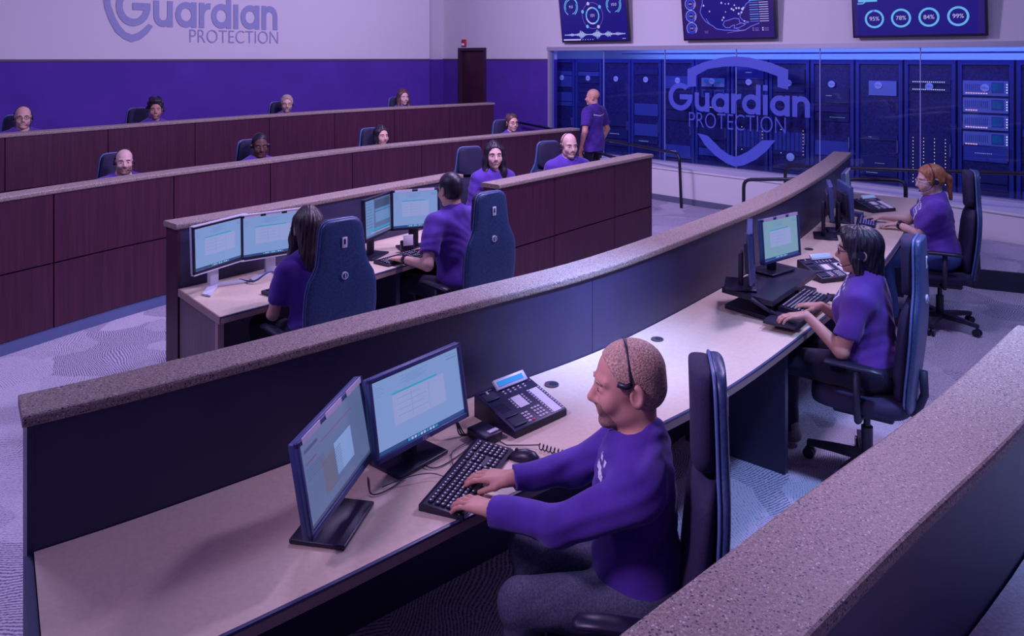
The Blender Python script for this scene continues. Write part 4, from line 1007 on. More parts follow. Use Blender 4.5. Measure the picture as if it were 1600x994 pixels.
# ---------- people: smooth-union distance fields meshed with surface nets ----------
class Fld:
    def __init__(s): s.pr = []
    def cone(s, a, b, ra, rb, k=.02, sub=False, clip=None, sc=None):
        a = np.array(a, float); b = np.array(b, float); ba = b - a; L2 = max(1e-9, ba @ ba); R = max(ra, rb)
        def f(p):
            q = p - a; t = np.clip(q @ ba / L2, 0, 1); d = q - t[..., None] * ba
            if sc is not None: d = d / np.array(sc)
            r = np.linalg.norm(d, axis=-1) - (ra + (rb - ra) * t)
            for (c, n) in (clip or ()): r = np.maximum(r, (p - np.array(c)) @ np.array(n))
            return r
        m = R * (max(sc) if sc is not None else 1)
        s.pr.append((f, np.minimum(a, b) - m, np.maximum(a, b) + m, k, sub)); return s
    def ell(s, c, r, k=.02, R=None, sub=False, clip=None):
        c = np.array(c, float); r = np.array(r, float); Rm = np.array(R) if R is not None else np.eye(3); m = r.max()
        def f(p):
            q = (p - c) @ Rm; k0 = np.linalg.norm(q / r, axis=-1); k1 = np.linalg.norm(q / (r * r), axis=-1) + 1e-9
            d = k0 * (k0 - 1) / k1
            for (cc, n) in (clip or ()): d = np.maximum(d, (p - np.array(cc)) @ np.array(n))
            return d
        s.pr.append((f, c - m, c + m, k, sub)); return s
    def mesh(s, h, fold=0, fseed=0, smooth=0):
        lo = np.min([p[1] for p in s.pr if not p[4]], axis=0) - .03; hi = np.max([p[2] for p in s.pr if not p[4]], axis=0) + .03
        n = np.ceil((hi - lo) / h).astype(int) + 2; D = np.full(n, .2, np.float32)
        ax = [lo[i] + h * np.arange(n[i]) for i in range(3)]
        for (f, a, b, k, sub) in s.pr:
            m = k + 3 * h
            i0 = np.clip(((a - m - lo) / h).astype(int), 0, n - 1); i1 = np.clip(((b + m - lo) / h).astype(int) + 2, 1, n)
            if np.any(i1 <= i0): continue
            g = np.stack(np.meshgrid(ax[0][i0[0]:i1[0]], ax[1][i0[1]:i1[1]], ax[2][i0[2]:i1[2]], indexing='ij'), -1)
            d = f(g).astype(np.float32); sl = tuple(slice(i0[i], i1[i]) for i in range(3)); o = D[sl]
            if sub:
                d = -d; q = np.maximum(k - np.abs(o - d), 0) / k; D[sl] = np.maximum(o, d) + q * q * k * .25
            else:
                q = np.maximum(k - np.abs(o - d), 0) / k; D[sl] = np.minimum(o, d) - q * q * k * .25
        if fold:
            X = ax[0][:, None, None]; Y = ax[1][None, :, None]; Z = ax[2][None, None, :]; e = fseed
            w = np.sin(23 * X + 17 * Z + 9 * Y + e + 2 * np.sin(11 * Z + 7 * X + e)) + .6 * np.sin(41 * Z - 19 * X + 31 * Y + 2 * e + 1.5 * np.sin(13 * X + 17 * Y))
            w = w + .42 * np.sin(85 * (.8 * Z + .55 * X + .25 * Y) + 4 * np.sin(12 * Z + 9 * Y + e) + 3 * np.sin(15 * X))
            D += (fold * w).astype(np.float32)
        I = D < 0
        C = [(i, j, k) for i in (0, 1) for j in (0, 1) for k in (0, 1)]
        N1 = tuple(x - 1 for x in n)
        cnt = np.zeros(N1, np.int8)
        for (i, j, k) in C: cnt += I[i:i + N1[0], j:j + N1[1], k:k + N1[2]]
        act = (cnt > 0) & (cnt < 8); ids = np.argwhere(act); idx = -np.ones(N1, np.int64); idx[act] = np.arange(len(ids))
        V = np.zeros((len(ids), 3)); W = np.zeros(len(ids))
        for a in C:
            for t in range(3):
                if a[t]: continue
                b = list(a); b[t] = 1
                da = D[ids[:, 0] + a[0], ids[:, 1] + a[1], ids[:, 2] + a[2]]; db = D[ids[:, 0] + b[0], ids[:, 1] + b[1], ids[:, 2] + b[2]]
                m = (da < 0) != (db < 0); tt = np.where(m, da / (da - db + 1e-12), 0)
                p = np.tile(np.array(a, float), (len(ids), 1)); p[:, t] = tt
                V += p * m[:, None]; W += m
        V = V / W[:, None]; V = lo + h * (V + ids)
        Q4 = []
        for t in range(3):
            u, v = (t + 1) % 3, (t + 2) % 3
            s1 = [slice(0, n[i]) for i in range(3)]; s2 = list(s1); s1[t] = slice(0, n[t] - 1); s2[t] = slice(1, n[t])
            ch = I[tuple(s1)] != I[tuple(s2)]; e = np.argwhere(ch)
            e = e[(e[:, u] > 0) & (e[:, v] > 0) & (e[:, u] < N1[u]) & (e[:, v] < N1[v])]
            def g(du, dv):
                q = e.copy(); q[:, u] -= du; q[:, v] -= dv; return idx[q[:, 0], q[:, 1], q[:, 2]]
            q = np.stack([g(1, 1), g(0, 1), g(0, 0), g(1, 0)], 1)
            ins = I[e[:, 0], e[:, 1], e[:, 2]]; q[~ins] = q[~ins][:, ::-1]; Q4.append(q)
        Fc = np.concatenate(Q4); Fc = Fc[(Fc >= 0).all(1)]
        for _ in range(smooth):
            acc = np.zeros_like(V); c = np.zeros(len(V))
            for a in range(4):
                b = (a + 1) % 4; np.add.at(acc, Fc[:, a], V[Fc[:, b]]); np.add.at(c, Fc[:, a], 1)
                np.add.at(acc, Fc[:, b], V[Fc[:, a]]); np.add.at(c, Fc[:, b], 1)
            V = V * .5 + .5 * acc / c[:, None]
        return V, Fc

def skinmat(name, c):
    if name in MATS: return MATS[name]
    m = noisy(name, tuple(x * .93 for x in c), c, 30, .5, spec=.35); b = bsdf(m)
    b.inputs['Subsurface Weight'].default_value = .08; b.inputs['Subsurface Radius'].default_value = (.02, .008, .004); b.inputs['Subsurface Scale'].default_value = .3
    return m
SK_L = skinmat('skin_fair', (.70, .42, .33)); SK_M = skinmat('skin_ruddy', (.62, .32, .24)); SK_P = skinmat('skin_pale', (.66, .43, .37)); SK_D = skinmat('skin_dark_brown', (.14, .065, .05)); SK_T = skinmat('skin_tan', (.50, .26, .19))
def hairm(name, a, b): return noisy(name, a, b, 26, .42, spec=.5, sc3=(6, 6, 1), bstr=.35, bdist=.004)
H_BLK = hairm('hair_black', (.007, .005, .012), (.020, .013, .03)); H_DBR = hairm('hair_dark_brown', (.025, .012, .018), (.06, .03, .035)); H_BRN = hairm('hair_brown', (.06, .025, .02), (.13, .06, .045))
H_RED = hairm('hair_auburn', (.26, .09, .035), (.42, .17, .07)); H_BUZ = noisy('hair_cropped_sandy', (.26, .15, .11), (.66, .45, .32), 190, .6, bstr=.8, bdist=.004); H_GRY = noisy('hair_grey_blond', (.30, .22, .18), (.50, .40, .33), 120, .6)
H_STB = noisy('stubble', (.26, .14, .11), (.44, .26, .20), 300, .7); H_STB2 = noisy('goatee_stubble', (.16, .09, .08), (.40, .22, .16), 420, .7)
def cloth(name, a, b): return noisy(name, a, b, 7, .8, spec=.2, sheen=.15, bstr=.15, bdist=.004)
C_PUR = cloth('purple_cotton', (.075, .030, .27), (.11, .046, .36)); C_PURD = cloth('deep_purple_knit', (.055, .022, .22), (.09, .035, .32)); C_VIO = cloth('violet_cotton', (.09, .03, .24), (.13, .045, .30))
C_JEAN = noisy('grey_denim', (.05, .055, .10), (.10, .11, .17), 160, .85); C_BLUE = noisy('blue_denim', (.03, .06, .2), (.05, .1, .3), 150, .85); C_BLK = cloth('black_trousers', (.012, .010, .03), (.02, .016, .045))
M_shoe = noisy('grey_trainer', (.16, .13, .16), (.26, .22, .25), 60, .7); M_shoeb = mat('black_shoe', (.02, .018, .03), .5)
M_eye = mat('eye_white', (.42, .38, .40), .35); M_iris = mat('iris_dark', (.03, .02, .03), .2); M_lip = mat('lip_rose', (.46, .17, .16), .45); M_lipd = mat('lip_brown', (.16, .06, .055), .45); M_teeth = mat('teeth', (.85, .82, .82), .3)
M_print = mat('shirt_print_white', (.75, .72, .80), .6)

def person(label, pel, face, top=1.35, floor=0.0, lean=.06, hdir=None, pitch=0, roll=0, hoff=(0, 0), hands=None, curl=1.0, grp=None,
           hair='short', hm=H_DBR, skin=SK_L, shirt=C_PUR, sleeve='long', legs='sit', trou=C_BLK, shoe=M_shoeb, b=1.0, fem=False, h=.006, hh=None,
           beard=None, glasses=False, headset=True, hs=1.0, smile=False, seat=.50, knees=None, collar=False, prnt=None, el_out=.55, feet=None, chest=1.0, hset='over', arm=1.0, yoke=False, fold=None):
    rz = facing(face); r = root('person', label, 'person', (pel[0], pel[1], floor), rz, grp)
    Rz = np.array([[math.cos(rz), math.sin(rz)], [-math.sin(rz), math.cos(rz)]])     # world -> local (2D)
    def loc(p): q = Rz @ np.array([p[0] - pel[0], p[1] - pel[1]]); return np.array([q[0], q[1], p[2] - floor])
    A3 = lambda *v: np.array(v, float)
    # head frame
    hd = Rz @ np.array(unit(hdir)) if hdir is not None else np.array([0, 1.])
    f = A3(hd[0] * math.cos(math.radians(pitch)), hd[1] * math.cos(math.radians(pitch)), -math.sin(math.radians(pitch)))
    rt = np.cross(f, [0, 0, 1]); rt /= np.linalg.norm(rt); up = np.cross(rt, f)
    cr, sr = math.cos(math.radians(roll)), math.sin(math.radians(roll)); rt, up = rt * cr + up * sr, up * cr - rt * sr
    HM = np.stack([rt, f, up], 1)                      # columns: head x, y, z
    hc = A3(hoff[0], lean + .02 + hoff[1], top - .125 * hs)
    H = lambda x, y, z: hc + HM @ (A3(x, y, z) * hs)
    if legs == 'stand': pz = .95
    else: pz = seat + .09
    zs = top - (.295 * min(hs, 1.02) if hs < 1.08 else .322)                                # shoulder line
    sw = (.165 if fem else .185) * (1 + (b - 1) * .4)
    neck0 = A3(hoff[0] * .3, lean * .9 - .01, zs + .02)
    Pv = A3(0, 0, pz); tors = zs - pz
    # ---- body
    B = Fld(); c = 1 if not fem else .92
    def torso(F_, g, k):
        F_.ell((0, 0, pz + .02), (.165 * b + g, .125 * b + g, .13 + g), k)
        F_.ell((0, lean * .35 + .015 * b, pz + tors * .38), ((.145 * b) * c + g, (.112 * b) + g, .20 + g), k)
        F_.ell((0, lean * .75, pz + tors * .74), (.165 * (1 + (b - 1) * .6) * c + g, (.105 * (1 + (b - 1) * .6)) + g, .17 + g), k)
        F_.cone((-sw + .035, lean - .01, zs - .045), (sw - .035, lean - .01, zs - .045), .058 + g, .058 + g, k)
        F_.cone((-sw + .06, lean - .015, zs - .02), tuple(neck0 + A3(0, -.01, .005)), .035 + g, .048 + g * .5, k); F_.cone((sw - .06, lean - .015, zs - .02), tuple(neck0 + A3(0, -.01, .005)), .035 + g, .048 + g * .5, k)
        if fem:
            for sx in (-1, 1): F_.ell((sx * .075, lean * .7 + .085 + .02 * (b - 1), pz + tors * .68), (.065 * chest + g, .055 * chest + g, .065 * chest + g), k)
    torso(B, -.006, .05)
    nk = .053 if not fem else .044
    if b > 1.15: nk += .01
    B.cone(tuple(neck0 - A3(0, 0, .03)), tuple(H(0, -.022, -.06)), nk * 1.08, nk * hs, .03)
    # head
    E3 = lambda c_, rr, k=.02, **kw: B.ell(tuple(H(*c_)), tuple(np.array(rr) * hs), k * hs, R=HM, **kw)
    K3 = lambda a_, b_, ra, rb, k=.012, **kw: B.cone(tuple(H(*a_)), tuple(H(*b_)), ra * hs, rb * hs, k * hs, **kw)
    E3((0, -.014, .040), (.074, .095, .083), .02); E3((0, .030, -.018), (.060, .060, .080), .03)
    jw = .052 if fem else .058
    if b > 1.1: jw += .006
    E3((0, .018, -.070), (jw, .050, .040), .03); E3((0, .066 if fem else .071, -.097), (.024 if fem else .030, .020 if fem else .024, .020), .025)
    for sx in (-1, 1):
        E3((sx * .038, .060, -.030), (.026, .024, .028), .02); K3((sx * .014, .080, .026), (sx * .046, .066, .026), .009, .008, .016)
        E3((sx * .031, .096, .004), (.017, .013, .011), .014, sub=True)
        E3((sx * .079, -.018, -.008), (.012, .022, .034), .008); E3((sx * .088, -.012, -.004), (.006, .012, .020), .005, sub=True)
        E3((sx * .031, .075, .003), (.016, .012, .009), .008)
        E3((sx * .011, .094, -.034), (.008, .010, .008), .008)
    K3((0, .084, .012), (0, .108, -.028), .008, .0125, .012)
    E3((0, .080, -.055), (.030, .016, .020), .02)
    K3((-.018, .088, -.055), (.018, .088, -.055), .0055, .0055, .008); K3((-.016, .087, -.067), (.016, .087, -.067), .006, .006, .008)
    E3((0, .099, -.061), (.022, .012, .0022), .004, sub=True)
    # arms
    shp = Fld(); torso(shp, .010, .06)
    L1, L2 = (.285 * arm, .255 * arm) if not fem else (.265 * arm, .24 * arm)
    if hands is None:
        if legs == 'stand': hands = [None, None]
        else: hands = [(pel[0], pel[1])] * 0 or [None, None]
    for si, sx in enumerate((-1, 1)):
        S = A3(sx * sw, lean - .01, zs - .05)
        hn = hands[si]
        if hn is None:
            if legs == 'stand': Wp = S + A3(sx * .05, .06, -.50); dr = A3(0, .2, -1)
            else: Wp = S + A3(-sx * .05, .24, -.27); dr = A3(-sx * .15, 1, -.1)
        else: Wp = loc(hn[0]); d3 = Rz @ np.array(unit(hn[1])); dr = A3(d3[0], d3[1], hn[2] if len(hn) > 2 else -.12)
        dr = dr / np.linalg.norm(dr)
        v = Wp - S; D = np.linalg.norm(v); l1, l2 = L1, L2
        if D > (l1 + l2) * .985: k_ = D / ((l1 + l2) * .985); l1 *= k_; l2 *= k_
        ca = (l1 * l1 + D * D - l2 * l2) / (2 * l1 * D); vn = v / D
        pole = A3(sx * el_out, -.35, -1); pole = pole - vn * (pole @ vn); pole /= np.linalg.norm(pole)
        El = S + vn * l1 * ca + pole * l1 * math.sqrt(max(0, 1 - ca * ca))
        th = (1 + (b - 1) * .8) * (.88 if fem else 1)
        B.cone(tuple(S), tuple(El), .050 * th, .038 * th, .02); B.cone(tuple(El), tuple(Wp), .040 * th, .025 * (1 + (b - 1) * .4) * (.9 if fem else 1), .015)
        # hand
        g = .92 if fem else 1.0
        sd = np.cross(dr, [0, 0, 1]); sd /= np.linalg.norm(sd); nn = np.cross(sd, dr)          # sd: right, nn: back of the hand
        inn = -sx                                                                           # thumb side
        Kc = Wp + dr * .088 * g
        for q, (o, ln, ra) in enumerate(((-1.5, .064, .0075), (-.5, .074, .0082), (.5, .078, .0084), (1.5, .072, .0084))):
            base = Wp + sd * inn * o * .012 * g + dr * .015; kn = Kc + sd * inn * o * .0195 * g + nn * (.004 - .002 * abs(o)) - dr * (.008 if q == 0 else 0)
            B.cone(tuple(base), tuple(kn), .0145 * g, .0105 * g, .014)
            fd = dr + sd * inn * o * .06; fd /= np.linalg.norm(fd); p = kn; an = math.radians(8 * curl)
            for (seg, da) in ((.46, 22), (.30, 26), (.24, 16)):
                q2 = p + (fd * math.cos(an) - nn * math.sin(an)) * ln * seg * 1.12 * g; B.cone(tuple(p), tuple(q2), ra * g, ra * .92 * g, .005); p = q2; an += math.radians(da * curl)
        t0 = Wp + sd * inn * .018 + dr * .018 - nn * .004; t1 = t0 + (dr * .75 + sd * inn * .55 - nn * .25) * .038 * g; t2 = t1 + (dr * .92 + sd * inn * .2 - nn * .25) * .034 * g; t3 = t2 + (dr * .95 - nn * .35) * .026 * g
        B.cone(tuple(t0), tuple(t1), .014 * g, .0115 * g, .014); B.cone(tuple(t1), tuple(t2), .0105 * g, .0095 * g, .006); B.cone(tuple(t2), tuple(t3), .0095 * g, .008 * g, .005)
        # sleeve
        if sleeve == 'long':
            shp.cone(tuple(S), tuple(El), .066 * th, .054 * th, .035); d_ = (Wp - El) / np.linalg.norm(Wp - El); We = Wp - d_ * .005
            shp.cone(tuple(El), tuple(We + d_ * .03), .055 * th, .036 * th, .02, clip=[(We, d_)])
            shp.cone(tuple(We - d_ * .03), tuple(We + d_ * .03), .039 * th, .038 * th, .008, clip=[(We, d_)])
        else:
            d_ = (El - S) / np.linalg.norm(El - S); We = S + d_ * l1 * .72
            shp.cone(tuple(S), tuple(El), .070 * th, .062 * th, .04, clip=[(We, d_)])
        if hn is not None and len(hn) > 3 and hn[3]:
            dd = (Wp - El) / np.linalg.norm(Wp - El); q = MB(); q.cyl(Wp - dd * .035, Wp - dd * .012, .034 * th, n=20, mi=0); q.box(tuple(Wp - dd * .023 + nn * .033), (.03, .03, .012), 0, bev=.003); q.build('wristwatch', M_black, r)
    # legs
    T_ = Fld(); hipx = .085 * (1 + (b - 1) * .5)
    T_.ell((0, 0, pz + .0), (.175 * b + .006, .135 * b + .006, .125), .04)
    for si, sx in enumerate((-1, 1)):
        Hp = A3(sx * hipx, .0, pz - .02)
        if legs == 'stand':
            Kn = A3(sx * .10, .05, .50); An = A3(sx * .10, -.02, .09)
            B.cone(tuple(Hp), tuple(Kn), .07, .05, .02)
        else:
            Kn = A3(sx * .15, .42, seat + .055); An = A3(sx * .14, .36, .10)
            if knees is not None: Kn = A3(*knees[si])
            if feet is not None: An = A3(*feet[si])
            B.cone(tuple(Hp), tuple(Kn), .065 * b, .045, .02)
        T_.cone(tuple(Hp), tuple(Kn), .092 * (1 + (b - 1) * .7), .064 * (1 + (b - 1) * .5), .04); T_.cone(tuple(Kn), tuple(An), .062, .050, .02)
        B.cone(tuple(Kn), tuple(An), .04, .032, .02)
        sf = Fld(); sf.cone(tuple(An + A3(0, -.03, -.045)), tuple(An + A3(sx * .02, .15, -.058)), .042, .038, .02, sc=(1, 1, .95), clip=[((0, 0, .004), (0, 0, -1))]); sf.cone(tuple(An + A3(0, -.02, -.03)), tuple(An + A3(0, -.01, .02)), .042, .044, .02)
        V, Fc = sf.mesh(.007); mobj('shoe', V, Fc, shoe, r, True)
        B.cone(tuple(An), tuple(An + A3(0, .11, -.05)), .03, .025, .02)
    V, Fc = B.mesh(h)
    ctr = V[Fc].mean(1); hl = (ctr - hc) @ HM / hs
    fm = np.zeros(len(Fc), int); mats = [skin, M_lipd if skin is SK_D else M_lip, beard or H_STB]
    x, y, z = hl.T
    if beard is not None:
        bm = (y > (.018 if beard is not H_STB2 else .045)) & (z < -.036) & (z > -.125) & (np.abs(x) < (.068 if beard is not H_STB2 else .045))
        fm[bm & ~((np.abs(x) < .017) & (z > -.038))] = 2
    lip = (np.abs(x) < (.021 if not smile else .025)) & (np.abs(z + .061 - (x * x * (14 if smile else 4))) < .0105 * (1 - (x / .03) ** 2)) & (y > .075); fm[lip] = 1
    body = mobj('body', V, Fc, mats, r, True, fm)
    # shirt (neck opening)
    nd = (hc - neck0); nd = nd / np.linalg.norm(nd)
    if legs == 'stand': shp.cone((0, 0, pz + .05), (0, 0, pz - .14), .155, .165, .05, sc=(1.15 * b, .88 * b, 1), clip=[((0, 0, pz - .14), (0, 0, -1))])
    shp.cone(tuple(neck0 + nd * .0 + A3(0, .012, .0)), tuple(neck0 + nd * .14 + A3(0, .02, 0)), nk * 1.12 + .004, nk * 1.5, .010, sub=True)
    V, Fc = shp.mesh(max(h, .0055), fold=fold or .0026, fseed=len(label))
    ctr = V[Fc].mean(1); fm = np.zeros(len(Fc), int)
    if yoke: fm[(ctr[:, 1] < -.02) & (np.abs(ctr[:, 2] - (zs - .10) - .15 * np.abs(ctr[:, 0])) < .007) & (np.abs(ctr[:, 0]) < .13)] = 1
    if prnt:
        px, pz_, a_, w_, hgt = prnt; u = (ctr[:, 0] - px) * math.cos(a_) + (ctr[:, 2] - pz_) * math.sin(a_); v = -(ctr[:, 0] - px) * math.sin(a_) + (ctr[:, 2] - pz_) * math.cos(a_)
        inb = (np.abs(u) < w_) & (np.abs(v) < hgt) & (ctr[:, 1] > 0); inner = (np.abs(u) < w_ - .011) & (np.abs(v) < hgt - .011); bar = (np.abs(v) < .006) & (u > -.02) | (np.abs(u + .015) < .006)
        fm[inb & (~inner | bar)] = 1
        lineb = (np.abs(u) < w_ * .8) & (np.abs(v - hgt - .03) < .010) & (ctr[:, 1] > 0) & (np.sin(u * 220) > -.3); fm[lineb] = 1
    mobj('shirt', V, Fc, [shirt, M_print], r, True, fm)
    if collar:
        mobj_pts = []
        for j in range(25):
            t = 2 * PI * j / 24; u_ = np.cross(nd, [1, 0, 0]); u_ /= np.linalg.norm(u_); w_ = np.cross(nd, u_)
            mobj_pts.append(tuple(neck0 + A3(0, .010, .016) + (u_ * math.sin(t) + w_ * math.cos(t)) * (nk * 1.12 + .010) + nd * (.006 if True else 0)))
        MB().tube(mobj_pts, .009, 8).build('collar', shirt, r)
    T_.ell((0, 0, pz + .0), (.001, .001, .001), .01)
    V, Fc = T_.mesh(max(h, .008), fold=.0018, fseed=3); mobj('trousers', V, Fc, trou, r, True)
    # eyes, brows
    for sx in (-1, 1):
        e = MB(); q = H(sx * .031, .0795, .004); e.ell(tuple(q), (.0100 * hs, .0085 * hs, .0072 * hs), 0, nu=14, nv=10)
        q = H(sx * .031, .0840, .0035); e.ell(tuple(q), (.0062 * hs, .0056 * hs, .0062 * hs), 1, nu=10, nv=8); e.build('eye', [M_eye, M_iris], r)
        MB().tube([H(sx * .015, .092, .023), H(sx * .030, .091, .028), H(sx * .047, .076, .022)], .0035 * hs, 6).build('eyebrow', hm, r)
    if smile: MB().tube([H(-.019, .0885, -.0575), H(-.009, .0950, -.0605), H(.009, .0950, -.0605), H(.019, .0885, -.0575)], .0030 * hs, 6).build('teeth', M_teeth, r)
    # hair
    hf = Fld(); hE = lambda c_, rr, k=.02, **kw: hf.ell(tuple(H(*c_)), tuple(np.array(rr) * hs), k, R=HM, **kw)
    hK = lambda a_, b_, ra, rb, k=.03, **kw: hf.cone(tuple(H(*a_)), tuple(H(*b_)), ra * hs, rb * hs, k, **kw)
    def pl(c_, n_): n = HM @ A3(*n_); return (H(*c_), n / np.linalg.norm(n))
    if hair in ('buzz', 'short', 'fringe', 'crop'):
        g = {'buzz': .0035, 'crop': .0065, 'short': .012, 'fringe': .003}[hair]
        cl = [pl((0, {'buzz': .060, 'short': .078}.get(hair, .074), .083), (0, .86, -.50)), pl((0, .022, -.01), (0, .62, -.78)), pl((0, -.05, -.062), (0, 0, -1))]
        if hair == 'fringe': cl = [pl((0, .015, .03), (0, 1, 0)), pl((0, 0, .052), (0, .25, 1)), pl((0, -.05, -.062), (0, 0, -1)), pl((0, .02, -.01), (0, .62, -.78))]
        hE((0, -.014, .040), (.074 + g, .095 + g, .083 + g), .01, clip=cl)
        hE((0, -.030, -.010), (.066 + g, .078 + g, .070 + g), .02, clip=cl)
        if hair == 'short': hE((0, .02, .105), (.055, .055, .028), .02)
        E_ = [(sx * .08, -.016, -.01) for sx in (-1, 1)]
        for q in E_: hE(q, (.02, .024, .036), .005, sub=True)
    elif hair in ('long', 'bob', 'bun', 'pony', 'up'):
        cl = [pl((0, .070, .075), (0, .9, -.44))]
        hE((0, -.016, .044), (.085, .104, .090), .01, clip=cl)
        if hair == 'long':
            hK((0, -.055, .02), (0, -.075, -.20), .075, .055, .03); hK((0, -.07, -.15), (.0, -.075, -.29), .055, .03, .03)
            for sx in (-1, 1):
                hK((sx * .062, .020, .055), (sx * .080, .006, -.05), .028, .026, .02); hK((sx * .080, .004, -.04), (sx * .085, .02, -.17), .028, .034, .03); hK((sx * .085, .02, -.16), (sx * .07, .05, -.25), .032, .018, .03)
            hK((0, .03, .112), (0, -.05, .11), .024, .03, .02)
        elif hair == 'bob':
            hK((0, -.04, .02), (0, -.055, -.13), .082, .060, .03); hK((0, .045, .09), (0, .060, .045), .042, .028, .02, sc=None)
            for sx in (-1, 1):
                hK((sx * .058, .036, .065), (sx * .078, .020, -.03), .028, .026, .02); hK((sx * .078, .012, -.03), (sx * .078, .0, -.13), .030, .022, .02)
                hK((sx * .035, .058, .085), (sx * .062, .066, .02), .020, .008, .02)
        elif hair == 'bun': hE((0, -.10, .085), (.04, .04, .04), .015)
        elif hair == 'up':
            hE((0, .01, .11), (.075, .07, .045), .02); 
            for (a, b2, c2, rr) in ((-.06, .0, .08, .035), (.06, .0, .08, .035), (0, .05, .11, .035), (.08, -.03, .02, .03), (-.03, -.03, .13, .04), (.04, -.02, .135, .035)): hE((a, b2, c2), (rr,) * 3, .01)
        else:
            for sx in (-1, 1): hE((sx * .05, -.02, -.005), (.034, .075, .04), .02, clip=cl)
            hE((0, -.100, .035), (.022, .022, .022), .02); hK((0, -.112, .035), (0, -.140, .0), .017, .026, .02); hK((0, -.140, .0), (0, -.135, -.17), .028, .012, .02)
        for sx in (-1, 1):
            if hair in ('pony', 'bun', 'up'): hE((sx * .085, -.014, -.012), (.02, .026, .036), .006, sub=True)
        hE((0, .095, -.02), (.052, .055, .085), .012, sub=True)
    if hf.pr:
        V, Fc = hf.mesh(hh or min(h, .005), fold=0)
        if hair in ('long', 'bob', 'up', 'pony', 'short'):   # strand relief
            q = (V - hc) @ HM; a_ = np.arctan2(q[:, 0], q[:, 1]) ; n_ = V - (hc + HM @ A3(0, -.02, 0)); n_[:, 2] *= .3; n_ /= np.linalg.norm(n_, axis=1)[:, None] + 1e-6
            V = V + n_ * ((.0022 * np.sin(a_ * 38 + q[:, 2] * 30) + .0018 * np.sin(a_ * 17 + q[:, 2] * 55))[:, None])
        mobj('hair', V, Fc, hm, r, True)
    if headset:
        hsr = MB(); pts = [H(.088 * math.sin(t), -.006 + .004, .012 + (.128 - .012) * math.cos(t) if abs(t) < PI / 2 else .012) for t in np.linspace(-PI / 2, PI / 2, 21)]
        rr_ = .094 if hair in ('long', 'bob', 'up', 'pony', 'bun') else .085; tz = .138 if hair in ('long', 'bob', 'up', 'pony', 'bun') else .1285
        pts = [H(rr_ * math.sin(t), -.004, .0 + tz * math.cos(t)) for t in (np.linspace(-PI / 2, PI / 2, 23) if hset == 'over' else np.linspace(-1.36, 1.36, 21))]
        hsr.tube(pts, .0042, 6)
        if hset == 'temple':
            for sx in (-1, 1): hsr.tube([H(sx * .084, -.002, .030), H(sx * .083, .012, .026), H(sx * .078, .034, .034)], .009, 8)
        for sx in ((-1, 1) if hset == 'over' else ()):
            hsr.cyl(H(sx * (rr_ - .006), -.010, -.006), H(sx * (rr_ + .010), -.010, -.006), .022, n=18)
        if hset == 'over': hsr.tube([H(-rr_ - .004, .0, -.012), H(-rr_ + .002, .045, -.055), H(-.060, .085, -.075), H(-.032, .106, -.072)], .0028, 6); hsr.ell(tuple(H(-.030, .104, -.072)) if hset == 'over' else tuple(H(.078, .034, .034)), (.007,) * 3)
        hsr.build('headset', M_black, r)
    if glasses:
        g = MB()
        for sx in (-1, 1):
            g.tube([H(sx * .031 + .021 * math.cos(t), .101 - .006 * abs(math.cos(t)) * (1 if math.cos(t) * sx > 0 else 0), .002 + .016 * math.sin(t)) for t in np.linspace(0, 2 * PI, 21)], .0019, 6)
            g.tube([H(sx * .052, .094, .006), H(sx * .074, .05, .006), H(sx * .082, -.005, .002)], .0018, 6)
        g.tube([H(-.010, .101, .004), H(.010, .101, .004)], .002, 6); g.build('glasses', M_black if glasses is True else glasses, r)
    return r
# ---------- the crew ----------
chair0 = make_chair('black high-backed chair of the nearest man, headrest just behind his head')
def chair_at(p, face, label, first=[True], z=0):
    rz = facing(face)
    if first[0]:
        first[0] = False; chair0.location = (p[0], p[1], z); chair0.rotation_euler = (0, 0, rz); chair0['label'] = label; return chair0
    return dup(chair0, (p[0], p[1], z), rz, label)
def back(p, f, d): f = unit(f); return (p[0] - f[0] * d, p[1] - f[1] * d)
# 1 nearest man
f1 = (-.985, .17); p1 = (.40, 2.385)
person('nearest man in a long-sleeved purple top and headset, typing with both hands', p1, f1, top=1.32, lean=.02, hdir=(-.998, .04), pitch=6,
       hands=[((-.055, 2.375, .80), (-.88, .62), -.10), ((.0, 2.555, .80), (-.93, .34), -.10)], hair='buzz', hm=H_BUZ, skin=SK_M, shirt=C_PURD, sleeve='long', trou=C_JEAN, h=.0042, beard=H_STB2, collar=True, el_out=1.1, hs=1.085, curl=.8, b=1.08, hset='temple', arm=.905, knees=[(-.13, .36, .555), (.13, .37, .555)], feet=[(-.13, .30, .10), (.13, .34, .10)], fold=.0042, prnt=(-.045, .93, .25, .036, .014))
chair_at(back((p1[0] - .0, p1[1] - .04), f1, -.03), f1, 'black high-backed swivel chair of the nearest man').scale = (.98, .98, .975)
# 2 woman with dark bob
f2 = (-.82, .57); p2 = (1.90, 4.04)
person('woman with a dark bob in a printed purple T-shirt at the desk riser', p2, f2, top=1.30, lean=.05, hdir=(-.88, .40), pitch=3,
       hands=[((1.56, 4.07, .835), (-.95, .10), -.10), ((1.70, 4.22, .835), (-.85, .5), -.10)], hair='bob', hm=H_BLK, skin=SK_M, shirt=C_VIO, sleeve='short', trou=C_BLK, shoe=M_shoe, h=.005, fem=True, b=1.12, glasses=True,
       prnt=(-.03, .95, .5, .075, .045), feet=[(-.12, .52, .10), (.10, .46, .10)], knees=[(-.14, .47, .56), (.12, .46, .56)], el_out=.4)
chair_at(back(p2, f2, -.03), f2, 'black high-backed swivel chair of the woman with the dark bob')
